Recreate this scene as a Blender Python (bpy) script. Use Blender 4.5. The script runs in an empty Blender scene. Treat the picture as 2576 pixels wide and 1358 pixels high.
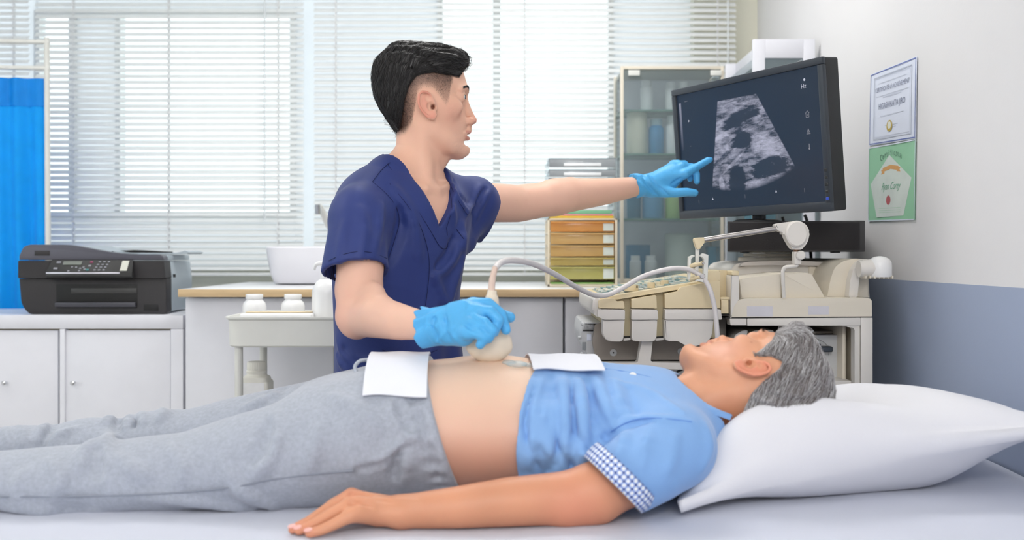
import bpy, bmesh, math, random
import numpy as np
from mathutils import Vector, Matrix, Euler
random.seed(7); np.random.seed(7)
PI = math.pi
C = bpy.context.scene.collection
sc = bpy.context.scene
# ------------------------------------------------------------------ camera, world, lights, exposure
F = 2600.0; CH = 1.15; HX = 1288.0; HY = 640.0
cam_d = bpy.data.cameras.new('camera'); cam = bpy.data.objects.new('camera', cam_d); C.objects.link(cam)
cam.location = (0, 0, CH); cam.rotation_euler = (PI/2, 0, 0)
cam_d.sensor_width = 36.0; cam_d.lens = F/2576*36.0
cam_d.shift_y = -(679-HY)/2576.0
cam_d.clip_start = 0.05
cam_d.dof.use_dof = True; cam_d.dof.focus_distance = 2.2; cam_d.dof.aperture_fstop = 3.4
sc.camera = cam
w = bpy.data.worlds.new('daylight'); sc.world = w; w.use_nodes = True
bgn = w.node_tree.nodes['Background']; bgn.inputs[0].default_value = (0.955, 0.98, 1.0, 1); bgn.inputs[1].default_value = 2.2
sc.view_settings.view_transform = 'Standard'; sc.view_settings.look = 'None'; sc.view_settings.gamma = 1.0
sc.view_settings.use_curve_mapping = False
sc.view_settings.exposure = -0.08
sc.cycles.max_bounces = 8; sc.cycles.diffuse_bounces = 5; sc.cycles.glossy_bounces = 3
sc.cycles.transparent_max_bounces = 16; sc.cycles.transmission_bounces = 6
sc.cycles.sample_clamp_indirect = 8.0
sc.cycles.use_denoising = True
CEIL = [(-1.9, 2.3, 6), (0.0, 2.75, 15), (-1.9, 0.3, 3), (0.1, 0.3, 0.5), (-1.9, -1.8, 15), (0.1, -1.8, 58)]
PANEL_W = 3.3
for i, (x, y, e) in enumerate(CEIL):
    ld = bpy.data.lights.new('ceiling_lamp', 'AREA'); ld.shape = 'RECTANGLE'; ld.size = 1.1; ld.size_y = 0.55
    ld.energy = e*PANEL_W/3.0; ld.color = (1.0, 0.985, 0.965)
    lo = bpy.data.objects.new('ceiling_lamp', ld); C.objects.link(lo); lo.location = (x, y, 2.64)
for (x, z, sx, sz) in ((-1.19, 1.755, 3.8, 1.35),):
    ld = bpy.data.lights.new('window_portal', 'AREA'); ld.shape = 'RECTANGLE'; ld.size = sx; ld.size_y = sz; ld.cycles.is_portal = True
    lo = bpy.data.objects.new('window_portal', ld); C.objects.link(lo); lo.location = (x, 4.16, z); lo.rotation_euler = (-PI/2, 0, 0)

ADDED_FROST = (222, 226, 228)
def P(px, py, Y):
    return Vector(((px-HX)*Y/F, Y, CH-(py-HY)*Y/F))
def PX(px, Y): return (px-HX)*Y/F
def PZ(py, Y): return CH-(py-HY)*Y/F
# ------------------------------------------------------------------ materials
def lin(c):
    if isinstance(c, str): c = tuple(int(c[i:i+2], 16) for i in (0, 2, 4))
    return tuple((v/255/12.92 if v/255 <= 0.04045 else ((v/255+0.055)/1.055)**2.4) for v in c)
MATS = {}
def mat(name, col, rough=0.5, metal=0.0, var=0.04, vs=18.0, bump=0.0, bs=60.0, coat=0.0, sss=0.0, sssr=(1, .35, .2), transl=0.0, alpha=1.0,
        ior=1.45, stretch=None, attr=None, sheen=0.0, spec=0.5, detail=4):
    if name in MATS: return MATS[name]
    m = bpy.data.materials.new(name); MATS[name] = m; m.use_nodes = True
    nt = m.node_tree; N = nt.nodes; L = nt.links
    b = N['Principled BSDF']; out = N['Material Output']
    base = lin(col)
    tc = N.new('ShaderNodeTexCoord'); mp = N.new('ShaderNodeMapping')
    if stretch: mp.inputs['Scale'].default_value = stretch
    L.new(tc.outputs['Object'], mp.inputs[0])
    nz = N.new('ShaderNodeTexNoise'); nz.inputs['Scale'].default_value = vs; nz.inputs['Detail'].default_value = detail
    L.new(mp.outputs[0], nz.inputs['Vector'])
    mr = N.new('ShaderNodeMapRange'); mr.inputs['To Min'].default_value = 1-var*2; mr.inputs['To Max'].default_value = 1+var*2
    mr.inputs['From Min'].default_value = 0.2; mr.inputs['From Max'].default_value = 0.8
    L.new(nz.outputs[0], mr.inputs[0])
    mx = N.new('ShaderNodeVectorMath'); mx.operation = 'SCALE'
    if attr:
        at = N.new('ShaderNodeAttribute'); at.attribute_name = attr; L.new(at.outputs['Color'], mx.inputs[0])
    else: mx.inputs[0].default_value = base
    L.new(mr.outputs[0], mx.inputs['Scale'])
    L.new(mx.outputs[0], b.inputs['Base Color'])
    b.inputs['Roughness'].default_value = rough; b.inputs['Metallic'].default_value = metal
    b.inputs['Coat Weight'].default_value = coat; b.inputs['Coat Roughness'].default_value = 0.15
    b.inputs['Specular IOR Level'].default_value = spec
    b.inputs['IOR'].default_value = ior
    if sheen: b.inputs['Sheen Weight'].default_value = sheen
    if sss:
        b.inputs['Subsurface Weight'].default_value = sss; b.inputs['Subsurface Radius'].default_value = sssr
        b.inputs['Subsurface Scale'].default_value = 0.008
    if bump:
        n2 = N.new('ShaderNodeTexNoise'); n2.inputs['Scale'].default_value = bs; n2.inputs['Detail'].default_value = 5
        L.new(mp.outputs[0], n2.inputs['Vector'])
        bp = N.new('ShaderNodeBump'); bp.inputs['Strength'].default_value = bump; bp.inputs['Distance'].default_value = 0.002
        L.new(n2.outputs[0], bp.inputs['Height']); L.new(bp.outputs[0], b.inputs['Normal'])
    if transl:
        tr = N.new('ShaderNodeBsdfTranslucent'); L.new(mx.outputs[0], tr.inputs[0])
        ms = N.new('ShaderNodeMixShader'); ms.inputs[0].default_value = transl
        L.new(b.outputs[0], ms.inputs[1]); L.new(tr.outputs[0], ms.inputs[2]); L.new(ms.outputs[0], out.inputs[0])
    if alpha < 1:
        tp = N.new('ShaderNodeBsdfTransparent'); tp.inputs[0].default_value = (*[0.6+0.4*v for v in base], 1)
        ms = N.new('ShaderNodeMixShader'); ms.inputs[0].default_value = alpha
        L.new(tp.outputs[0], ms.inputs[1]); L.new(b.outputs[0], ms.inputs[2]); L.new(ms.outputs[0], out.inputs[0])
    return m
# ------------------------------------------------------------------ mesh helpers
def nb(): return bmesh.new()
def finish(bm, name, m, parent=None, smooth=False, ang=None):
    me = bpy.data.meshes.new(name)
    bmesh.ops.recalc_face_normals(bm, faces=bm.faces)
    bm.to_mesh(me); bm.free()
    if smooth: me.polygons.foreach_set('use_smooth', [True]*len(me.polygons))
    if ang:
        try: me.set_sharp_from_angle(angle=math.radians(ang))
        except Exception: pass
    me.materials.append(m)
    return link(name, me, parent)
def link(name, me, parent=None):
    o = bpy.data.objects.new(name, me); C.objects.link(o)
    if parent is not None: adopt(o, parent)
    return o
def adopt(o, parent):
    o.parent = parent
    if parent.parent is None and parent.data is None:
        o.matrix_parent_inverse = Matrix.Translation(-Vector(parent.location))
def obj(name, bm, m, parent=None, smooth=True, ang=35):
    return finish(bm, name, m, parent, smooth, ang)
def thing(name, label, cat, loc=(0, 0, 0), group=None):
    o = bpy.data.objects.new(name, None); C.objects.link(o); o.location = loc; o.empty_display_size = 0.05
    return tag(o, label, cat, group)
def tag(o, label, cat, group=None):
    o['label'] = label; o['category'] = cat
    if group: o['group'] = group
    return o
def struct(o): o['kind'] = 'structure'; return o
def copy_thing(src, loc, label=None, scale=None, rz=None):
    r = src.copy(); C.objects.link(r); r.location = loc
    if rz is not None: r.rotation_euler.z = rz
    if label: r['label'] = label
    if scale: r.scale = scale
    for ch in list(src.children):
        c = ch.copy(); C.objects.link(c); c.parent = r
        for g in list(ch.children):
            d = g.copy(); C.objects.link(d); d.parent = c
    return r
def box(bm, x0, x1, y0, y1, z0, z1, bev=0.0, seg=2, M=None):
    r = bmesh.ops.create_cube(bm, size=1.0); vs = r['verts']
    cx, cy, cz = (x0+x1)/2, (y0+y1)/2, (z0+z1)/2
    for v in vs: v.co = Vector((cx+v.co.x*(x1-x0), cy+v.co.y*(y1-y0), cz+v.co.z*(z1-z0)))
    if bev:
        es = list({e for v in vs for e in v.link_edges})
        r2 = bmesh.ops.bevel(bm, geom=es, offset=bev, segments=seg, affect='EDGES', profile=0.5)
        vs = list({v for f in r2['faces'] for v in f.verts} | {v for v in vs if v.is_valid})
    if M is not None: bmesh.ops.transform(bm, matrix=M, verts=vs)
    return vs
def boxo(name, a, m, parent=None, bev=0.003, seg=2, M=None):
    bm = nb(); box(bm, *a, bev=bev, seg=seg, M=M); return obj(name, bm, m, parent)
def prism(bm, pts, y0, y1, bev=0.0, seg=2, M=None, axis='Y'):
    """polygon pts (x,z) extruded along Y"""
    f0 = []; f1 = []
    for (a, b) in pts:
        if axis == 'Y': p0, p1 = (a, y0, b), (a, y1, b)
        elif axis == 'X': p0, p1 = (y0, a, b), (y1, a, b)
        else: p0, p1 = (a, b, y0), (a, b, y1)
        f0.append(bm.verts.new(p0)); f1.append(bm.verts.new(p1))
    fs = [bm.faces.new(f0), bm.faces.new(list(reversed(f1)))]
    n = len(pts)
    for i in range(n): fs.append(bm.faces.new((f0[i], f1[i], f1[(i+1) % n], f0[(i+1) % n])))
    vs = f0+f1
    if bev:
        es = [e for e in fs[0].edges]+[e for e in fs[1].edges]
        r2 = bmesh.ops.bevel(bm, geom=es, offset=bev, segments=seg, affect='EDGES', profile=0.5)
        vs = list({v for f in r2['faces'] for v in f.verts} | {v for v in vs if v.is_valid})
    if M is not None: bmesh.ops.transform(bm, matrix=M, verts=vs)
    return vs
def rpoly(pts, r, n=4):
    """round the corners of a polygon; r may be a list"""
    out = []; k = len(pts)
    for i in range(k):
        ri = r[i] if isinstance(r, (list, tuple)) else r
        p = Vector(pts[i]).to_2d(); a = Vector(pts[i-1]).to_2d(); b = Vector(pts[(i+1) % k]).to_2d()
        if ri <= 0: out.append(tuple(p)); continue
        da = (a-p); db = (b-p); t = min(ri, da.length*0.45, db.length*0.45)
        A = p+da.normalized()*t; B = p+db.normalized()*t
        for j in range(n+1):
            s = j/n; out.append(tuple((1-s)**2*A+2*s*(1-s)*p+s*s*B))
    return out
def lathe(bm, prof, c=(0, 0, 0), n=32, M=None, cap=True):
    rings = []
    for (r, z) in prof:
        rings.append([bm.verts.new((c[0]+r*math.cos(2*PI*i/n), c[1]+r*math.sin(2*PI*i/n), c[2]+z)) for i in range(n)])
    for a, b in zip(rings, rings[1:]):
        for i in range(n): bm.faces.new((a[i], a[(i+1) % n], b[(i+1) % n], b[i]))
    if cap: bm.faces.new(list(reversed(rings[0]))); bm.faces.new(rings[-1])
    vs = [v for r in rings for v in r]
    if M is not None: bmesh.ops.transform(bm, matrix=M, verts=vs)
    return vs
def smooth_path(pts, sub=6):
    pts = [Vector(p) for p in pts]; out = []
    for i in range(len(pts)-1):
        p0 = pts[max(i-1, 0)]; p1 = pts[i]; p2 = pts[i+1]; p3 = pts[min(i+2, len(pts)-1)]
        for j in range(sub):
            t = j/sub
            out.append(0.5*((2*p1)+(-p0+p2)*t+(2*p0-5*p1+4*p2-p3)*t*t+(-p0+3*p1-3*p2+p3)*t**3))
    out.append(pts[-1]); return out
def tube(bm, pts, r, n=10, cap=True, flat=1.0, up=None):
    pts = [Vector(p) for p in pts]; k = len(pts)
    rs = r if isinstance(r, (list, tuple)) else [r]*k
    if len(rs) != k: rs = list(np.interp(np.linspace(0, 1, k), np.linspace(0, 1, len(rs)), rs))
    t0 = (pts[1]-pts[0]).normalized()
    nrm = Vector(up) if up else (Vector((0, 0, 1)) if abs(t0.z) < 0.9 else Vector((0, 1, 0)))
    rings = []
    for i in range(k):
        t = (pts[min(i+1, k-1)]-pts[max(i-1, 0)]).normalized()
        nrm = (nrm-t*nrm.dot(t)).normalized(); bi = t.cross(nrm)
        rings.append([bm.verts.new(pts[i]+(nrm*math.cos(2*PI*j/n)*flat+bi*math.sin(2*PI*j/n))*rs[i]) for j in range(n)])
    for a, b in zip(rings, rings[1:]):
        for j in range(n): bm.faces.new((a[j], a[(j+1) % n], b[(j+1) % n], b[j]))
    if cap: bm.faces.new(list(reversed(rings[0]))); bm.faces.new(rings[-1])
    return rings
def disc(bm, c, axis, r, h, n=28, bev=0.0):
    """cylinder centred at c along axis"""
    q = Vector((0, 0, 1)).rotation_difference(Vector(axis).normalized()).to_matrix().to_4x4()
    b = bev
    prof = [(max(r-b, 1e-4), -h/2), (r, -h/2+b), (r, h/2-b), (max(r-b, 1e-4), h/2)] if b else [(r, -h/2), (r, h/2)]
    return lathe(bm, prof, n=n, M=Matrix.Translation(Vector(c)) @ q)
def sheet(bm, fn, nu, nv, thick=0.0):
    """grid surface fn(u,v)->Vector with thickness"""
    g = [[bm.verts.new(fn(i/nu, j/nv)) for j in range(nv+1)] for i in range(nu+1)]
    fs = []
    for i in range(nu):
        for j in range(nv): fs.append(bm.faces.new((g[i][j], g[i+1][j], g[i+1][j+1], g[i][j+1])))
    if thick:
        bm.normal_update()
        h = [[bm.verts.new(g[i][j].co-g[i][j].normal*thick) for j in range(nv+1)] for i in range(nu+1)]
        for i in range(nu):
            for j in range(nv): bm.faces.new((h[i][j], h[i][j+1], h[i+1][j+1], h[i+1][j]))
        for i in range(nu):
            for j in (0, nv): bm.faces.new((g[i][j], g[i+1][j], h[i+1][j], h[i][j]))
        for j in range(nv):
            for i in (0, nu): bm.faces.new((g[i][j], g[i][j+1], h[i][j+1], h[i][j]))
    return g
def text_obj(name, s, M, size, m, parent, align='CENTER', sx=1.0, extrude=0.0, shear=0.0):
    cu = bpy.data.curves.new(name, 'FONT'); cu.body = s; cu.size = size; cu.align_x = align; cu.align_y = 'CENTER'
    cu.extrude = extrude; cu.shear = shear; cu.resolution_u = 3
    o = bpy.data.objects.new(name, cu)
    C.objects.link(o)
    dg = bpy.context.evaluated_depsgraph_get()
    me = bpy.data.meshes.new_from_object(o.evaluated_get(dg)); bpy.data.objects.remove(o)
    me.transform(M @ Matrix.Diagonal((sx, 1, 1, 1))); me.materials.clear(); me.materials.append(m)
    return link(name, me, parent)
# palette
M_wallw = mat('white_wall_paint', (226, 225, 226), 0.75, var=0.012, vs=3, bump=0.08, bs=150)
M_cream = mat('cream_wall_paint', (232, 230, 214), 0.75, var=0.012, vs=3, bump=0.08, bs=150)
M_blue = mat('blue_grey_wall_paint', (160, 172, 196), 0.7, var=0.015, vs=3, bump=0.08, bs=150)
M_white = mat('white_laminate', (220, 221, 228), 0.35, var=0.01)
M_offw = mat('off_white_metal', (222, 222, 216), 0.35, var=0.01)
M_plw = mat('white_plastic', (238, 238, 238), 0.3, var=0.01, coat=0.3)
M_chrome = mat('chrome', (210, 212, 215), 0.15, 1.0, var=0.01)
M_black = mat('black_plastic', (28, 28, 30), 0.42, var=0.03, bump=0.15, bs=400)
# ------------------------------------------------------------------ implicit surface modelling (bodies, clothes, hands)
FAR = 0.08
def V3(p): return np.array([p[0], p[1], p[2]], dtype=np.float64)
class Fld:
    def __init__(s, lo, hi, h):
        s.lo = np.array(lo, float); s.h = h
        s.n = np.ceil((np.array(hi, float)-s.lo)/h).astype(int)+1
        s.D = np.full(tuple(s.n), FAR, np.float32)
        s.ax = [s.lo[i]+h*np.arange(s.n[i]) for i in range(3)]
    def blk(s, lo, hi):
        a = np.clip(np.floor((np.array(lo)-s.lo)/s.h).astype(int), 0, s.n-1)
        b = np.clip(np.ceil((np.array(hi)-s.lo)/s.h).astype(int)+1, 1, s.n)
        if np.any(b <= a): return None
        sl = tuple(slice(a[i], b[i]) for i in range(3))
        return sl, s.ax[0][sl[0]][:, None, None].astype(np.float32), s.ax[1][sl[1]][None, :, None].astype(np.float32), s.ax[2][sl[2]][None, None, :].astype(np.float32)
    def put(s, prim, k=0.0, sub=False, mode=None):
        f, lo, hi = prim; m = max(k, 2*s.h)+0.012
        r = s.blk(lo-m, hi+m)
        if r is None: return s
        sl, x, y, z = r
        d = f(x, y, z).astype(np.float32); D = s.D[sl]
        if sub:
            if k > 0:
                hh = np.maximum(k-np.abs(D+d), 0)/k; s.D[sl] = np.maximum(D, -d)+hh*hh*k*0.25
            else: s.D[sl] = np.maximum(D, -d)
        else:
            if k > 0:
                hh = np.maximum(k-np.abs(D-d), 0)/k; s.D[sl] = np.minimum(D, d)-hh*hh*k*0.25
            else: s.D[sl] = np.minimum(D, d)
        return s
    def disp(s, fn, lo=None, hi=None):
        r = s.blk(s.lo if lo is None else lo, s.lo+s.h*s.n if hi is None else hi)
        sl, x, y, z = r; s.D[sl] += fn(x, y, z).astype(np.float32); return s
    def cut(s, n, c, k=0.0):
        """keep n.p < c"""
        r = s.blk(s.lo, s.lo+s.h*s.n); sl, x, y, z = r
        d = (n[0]*x+n[1]*y+n[2]*z-c).astype(np.float32)
        if k > 0:
            hh = np.maximum(k-np.abs(s.D-d), 0)/k; s.D = np.maximum(s.D, d)+hh*hh*k*0.25
        else: s.D = np.maximum(s.D, d)
        return s
    def at(s, p):
        i = np.clip(np.round((np.asarray(p)-s.lo)/s.h).astype(int), 0, s.n-1)
        return s.D[tuple(i.T)] if i.ndim > 1 else s.D[tuple(i)]
    def ray(s, px, py, y0=None, y1=None):
        """first hit of the sight line through a picture point"""
        y0 = s.lo[1] if y0 is None else y0; y1 = (s.lo[1]+s.h*(s.n[1]-1)) if y1 is None else y1
        Y = np.arange(y0, y1, s.h*0.5)
        p = np.stack([(px-HX)*Y/F, Y, CH-(py-HY)*Y/F], 1)
        ok = np.all((p >= s.lo) & (p <= s.lo+s.h*(s.n-1)), 1)
        d = np.where(ok, s.at(p), 1.0)
        i = np.argmax(d < 0)
        return p[i] if d[i] < 0 else None
    def fold(s, pts, r, k=0.012, sink=0.3, sub=False, y0=None, lift=0.0):
        """a raised fold (or a groove with sub=True) laid on the surface along picture points"""
        q = [s.ray(a, b, y0) for a, b in smooth_pts(pts)]
        q = [v for v in q if v is not None]
        if len(q) < 2: return s
        q = np.array(q); q[:, 1] += r*sink-lift
        n = len(q); rr = r*np.sin(np.linspace(0.18, PI-0.18, n))**0.6 if n > 2 else np.full(n, r)
        q[:, 1] += (r-rr)*0.6
        s.put(chain(q, rr), k, sub); return s
    def mesh(s, sm=1):
        return surface_nets(s.D, s.lo, s.h, sm)
def smooth_pts(pts, step=14):
    out = []
    P2 = smooth_path([(a, b, 0) for a, b in pts], 5)
    for p in P2: out.append((p.x, p.y))
    return out
def sphere(c, r):
    c = V3(c)
    return (lambda x, y, z: np.sqrt((x-c[0])**2+(y-c[1])**2+(z-c[2])**2)-r), c-r, c+r
def ell(c, r, R=None):
    c = V3(c); r = V3(r); R = np.eye(3) if R is None else np.array(R, float)
    ext = np.sqrt((R**2) @ (r**2))
    def f(x, y, z):
        dx, dy, dz = x-c[0], y-c[1], z-c[2]
        a = (R[0, 0]*dx+R[1, 0]*dy+R[2, 0]*dz)/r[0]; b = (R[0, 1]*dx+R[1, 1]*dy+R[2, 1]*dz)/r[1]; d = (R[0, 2]*dx+R[1, 2]*dy+R[2, 2]*dz)/r[2]
        k0 = np.sqrt(a*a+b*b+d*d)+1e-6; k1 = np.sqrt((a/r[0])**2+(b/r[1])**2+(d/r[2])**2)+1e-6
        return k0*(k0-1)/k1
    return f, c-ext, c+ext
def cone(a, b, ra, rb):
    a, b = V3(a), V3(b); ba = b-a; L2 = max(ba@ba, 1e-10); m = max(ra, rb)
    def f(x, y, z):
        px, py, pz = x-a[0], y-a[1], z-a[2]
        t = np.clip((px*ba[0]+py*ba[1]+pz*ba[2])/L2, 0, 1)
        return np.sqrt((px-t*ba[0])**2+(py-t*ba[1])**2+(pz-t*ba[2])**2)-(ra+t*(rb-ra))
    return f, np.minimum(a, b)-m, np.maximum(a, b)+m
def chain(pts, rs):
    pts = [V3(p) for p in pts]; rs = list(rs) if hasattr(rs, '__len__') else [rs]*len(pts)
    cs = [cone(pts[i], pts[i+1], rs[i], rs[i+1]) for i in range(len(pts)-1)]
    def f(x, y, z):
        d = cs[0][0](x, y, z)
        for c in cs[1:]: d = np.minimum(d, c[0](x, y, z))
        return d
    return f, np.min([c[1] for c in cs], 0), np.max([c[2] for c in cs], 0)
def limb(st, e1, e2):
    """elliptical limb: stations (point, r1, r2) with cross axes e1, e2 (arrays or one per station)"""
    st = [(V3(p), a, b) for p, a, b in st]; k = len(st)
    E1 = [V3(e1)]*k if np.ndim(e1) == 1 else [V3(e) for e in e1]; E2 = [V3(e2)]*k if np.ndim(e2) == 1 else [V3(e) for e in e2]
    m = max(max(a, b) for _, a, b in st)
    lo = np.min([p for p, _, _ in st], 0)-m; hi = np.max([p for p, _, _ in st], 0)+m
    def f(x, y, z):
        D = None
        for i in range(k-1):
            a, r1a, r2a = st[i]; b, r1b, r2b = st[i+1]; ba = b-a; L2 = ba@ba
            px, py, pz = x-a[0], y-a[1], z-a[2]
            t = np.clip((px*ba[0]+py*ba[1]+pz*ba[2])/L2, 0, 1)
            qx, qy, qz = px-t*ba[0], py-t*ba[1], pz-t*ba[2]
            ua = ba/np.sqrt(L2); u1 = E1[i]-ua*(E1[i]@ua); u1 = u1/np.linalg.norm(u1); u2 = np.cross(ua, u1)
            r1 = r1a+t*(r1b-r1a); r2 = r2a+t*(r2b-r2a); rm = np.minimum(r1, r2)
            c1 = (qx*u1[0]+qy*u1[1]+qz*u1[2])/r1; c2 = (qx*u2[0]+qy*u2[1]+qz*u2[2])/r2; c3 = (qx*ua[0]+qy*ua[1]+qz*ua[2])/rm
            k0 = np.sqrt(c1*c1+c2*c2+c3*c3)+1e-6
            k1 = np.sqrt((c1/r1)**2+(c2/r2)**2+(c3/rm)**2)+1e-6
            d = k0*(k0-1)/k1
            D = d if D is None else np.minimum(D, d)
        return D
    return f, lo, hi
def rbox(c, hsz, R=None, r=0.004):
    c = V3(c); hs = V3(hsz); R = np.eye(3) if R is None else np.array(R, float); ext = np.abs(R) @ hs
    def f(x, y, z):
        dx, dy, dz = x-c[0], y-c[1], z-c[2]
        q = [np.abs(R[0, i]*dx+R[1, i]*dy+R[2, i]*dz)-(hs[i]-r) for i in range(3)]
        return np.sqrt(sum(np.maximum(v, 0)**2 for v in q))+np.minimum(np.maximum(q[0], np.maximum(q[1], q[2])), 0)-r
    return f, c-ext, c+ext
def surface_nets(D, lo, h, sm=1):
    S = D < 0
    nx, ny, nz = D.shape
    cnt = np.zeros((nx-1, ny-1, nz-1), np.uint8)
    for i in (0, 1):
        for j in (0, 1):
            for k in (0, 1): cnt += S[i:nx-1+i, j:ny-1+j, k:nz-1+k]
    act = (cnt > 0) & (cnt < 8)
    I, J, K = np.nonzero(act); n = len(I)
    idx = np.full(act.shape, -1, np.int32); idx[I, J, K] = np.arange(n)
    acc = np.zeros((n, 3)); num = np.zeros(n)
    cor = [(i, j, k) for i in (0, 1) for j in (0, 1) for k in (0, 1)]
    val = {c: D[I+c[0], J+c[1], K+c[2]] for c in cor}
    for c in cor:
        for a in range(3):
            if c[a] == 1: continue
            d = list(c); d[a] = 1; d = tuple(d)
            va, vb = val[c], val[d]; m = (va < 0) != (vb < 0)
            t = np.where(m, va/(va-vb+1e-12), 0)
            p = np.array(c, float)[None, :].repeat(n, 0); p[:, a] += t
            acc[m] += p[m]; num[m] += 1
    V = np.stack([I, J, K], 1)+acc/np.maximum(num, 1)[:, None]
    V = V*h+lo
    Q = []
    for a in range(3):
        b, c = (a+1) % 3, (a+2) % 3
        s0 = [slice(0, None)]*3; s1 = [slice(0, None)]*3
        s0[a] = slice(0, -1); s1[a] = slice(1, None)
        ch = S[tuple(s0)] != S[tuple(s1)]
        G = np.array(np.nonzero(ch)).T
        ok = (G[:, b] > 0) & (G[:, c] > 0) & (G[:, b] < D.shape[b]-1) & (G[:, c] < D.shape[c]-1); G = G[ok]
        if len(G) == 0: continue
        flip = S[G[:, 0], G[:, 1], G[:, 2]]
        def gi(db, dc):
            g = G.copy(); g[:, b] += db; g[:, c] += dc; return idx[g[:, 0], g[:, 1], g[:, 2]]
        q = np.stack([gi(-1, -1), gi(0, -1), gi(0, 0), gi(-1, 0)], 1)
        q[~flip] = q[~flip][:, ::-1]
        Q.append(q)
    Q = np.concatenate(Q); Q = Q[(Q >= 0).all(1)]
    for _ in range(sm):
        e = np.concatenate([Q[:, [0, 1]], Q[:, [1, 2]], Q[:, [2, 3]], Q[:, [3, 0]]])
        A = np.zeros_like(V); cn = np.zeros(len(V))
        for t in (0, 1, 2):
            A[:, t] = np.bincount(e[:, 0], V[e[:, 1], t], len(V))+np.bincount(e[:, 1], V[e[:, 0], t], len(V))
        cn = np.bincount(e[:, 0], minlength=len(V))+np.bincount(e[:, 1], minlength=len(V))
        V = V*0.5+0.5*A/np.maximum(cn, 1)[:, None]
    return V, Q
def make_mesh(name, parts, m, parent=None, colors=None):
    """parts: list of (V, Q[, colors])"""
    Vs, Qs, Cs = [], [], []; off = 0
    for pt in parts:
        V, Q = pt[0], pt[1]; Vs.append(V); Qs.append(Q+off); off += len(V)
        if len(pt) > 2: Cs.append(pt[2])
    V = np.concatenate(Vs).astype(np.float32); Q = np.concatenate(Qs).astype(np.int32); k = Q.shape[1]
    me = bpy.data.meshes.new(name)
    me.vertices.add(len(V)); me.vertices.foreach_set('co', V.ravel())
    me.loops.add(Q.size); me.loops.foreach_set('vertex_index', Q.ravel())
    me.polygons.add(len(Q)); me.polygons.foreach_set('loop_start', np.arange(0, Q.size, k, dtype=np.int32))
    me.polygons.foreach_set('loop_total', np.full(len(Q), k, np.int32)); me.polygons.foreach_set('use_smooth', np.ones(len(Q), bool))
    me.update(calc_edges=True); me.validate()
    if Cs:
        col = np.concatenate(Cs); a = me.color_attributes.new('Col', 'FLOAT_COLOR', 'POINT')
        rgba = np.ones((len(V), 4), np.float32); rgba[:, :3] = col; a.data.foreach_set('color', rgba.ravel())
    me.materials.append(m)
    return link(name, me, parent)
def biggest(V, Q):
    lab = np.arange(len(V)); e = np.concatenate([Q[:, [0, 1]], Q[:, [1, 2]], Q[:, [2, 3]]])
    for _ in range(400):
        m = np.minimum(lab[e[:, 0]], lab[e[:, 1]]); old = lab.copy()
        np.minimum.at(lab, e[:, 0], m); np.minimum.at(lab, e[:, 1], m); lab = lab[lab]
        if (lab == old).all(): break
    c = np.bincount(lab[Q[:, 0]], minlength=len(V)); Q = Q[lab[Q[:, 0]] == c.argmax()]
    u, inv = np.unique(Q, return_inverse=True); return V[u], inv.reshape(Q.shape)
def xf(M, V):
    M = np.array(M); return V @ M[:3, :3].T+M[:3, 3]
def sstep(a, b, x):
    t = np.clip((x-a)/(b-a), 0, 1); return t*t*(3-2*t)
def noise3(p, s, seed=0):
    """cheap smooth pseudo noise in -1..1"""
    rs = np.random.RandomState(seed); o = 0; p = np.asarray(p)
    for i in range(7):
        d = rs.normal(size=3); d /= np.linalg.norm(d); ph = rs.rand()*6.28
        o = o+np.sin((p @ d)*s*(0.7+0.9*rs.rand())*6.28+ph)
    return o/7*1.6
# ------------------------------------------------------------------ room shell
WX = 0.945; LX = -3.2; BY = 3.98; BT = 0.16; FY = -2.2; ZC = 2.7
M_floor = mat('vinyl_floor', (196, 194, 188), 0.4, var=0.03, vs=6)
M_ceil = mat('ceiling_paint', (240, 240, 238), 0.8, var=0.01)
struct(boxo('floor', (LX, WX, FY, BY+BT, -0.05, 0), M_floor, bev=0))
struct(boxo('ceiling', (LX, WX, FY, BY+BT, ZC, ZC+0.05), M_ceil, bev=0))
W1 = (-1.86, -0.845, 1.285, 2.10); W2 = (-0.29, 0.395, 1.285, 2.20)
bm = nb()
BX0, BX1, BZ0, BZ1 = -3.08, 0.70, 1.09, 2.42
box(bm, LX, BX0, BY, BY+BT, 0, ZC); box(bm, BX1, WX, BY, BY+BT, 0, ZC)
box(bm, BX0, BX1, BY, BY+BT, 0, BZ0); box(bm, BX0, BX1, BY, BY+BT, BZ1, ZC)
struct(obj('wall_back', bm, M_cream))
# clear sashes; the frosted panels replace wall, added to brighten the blinds
M_added_frost = mat('added_frost', ADDED_FROST, .6, var=.01, transl=.85)
root = bpy.data.objects.new('added_panel_band', None); C.objects.link(root); root.location = (0, BY+.07, BZ0); struct(root)
cols = [BX0, W1[0], W1[1], W2[0], W2[1], BX1]
def fpanel(a, b, c, d): boxo('added_frost_panel', (a+.001, b-.001, BY+.066, BY+.074, c+.001, d-.001), M_added_frost, root, bev=0)
fpanel(cols[0], -2.46, BZ0, BZ1); fpanel(-2.46, cols[1], BZ0, BZ1); fpanel(cols[2], cols[3], BZ0, BZ1); fpanel(cols[4], cols[5], BZ0, BZ1)
for W in (W1, W2): fpanel(W[0], W[1], BZ0, W[2]); fpanel(W[0], W[1], W[3], BZ1)
bm = nb(); box(bm, -2.475, -2.445, BY+.04, BY+.1, BZ0, BZ1)
box(bm, BX0, BX1, BY+.035, BY+.105, BZ0-.02, BZ0+.0); obj('mullion', bm, M_offw, root)
bm = nb(); box(bm, WX, WX+0.1, FY, BY+BT, 1.088, ZC); wr = struct(obj('wall_right', bm, M_wallw))
bm = nb(); box(bm, WX, WX+0.1, FY, BY+BT, 0, 1.088); o = struct(obj('painted_dado', bm, M_blue)); o.parent = wr
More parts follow.
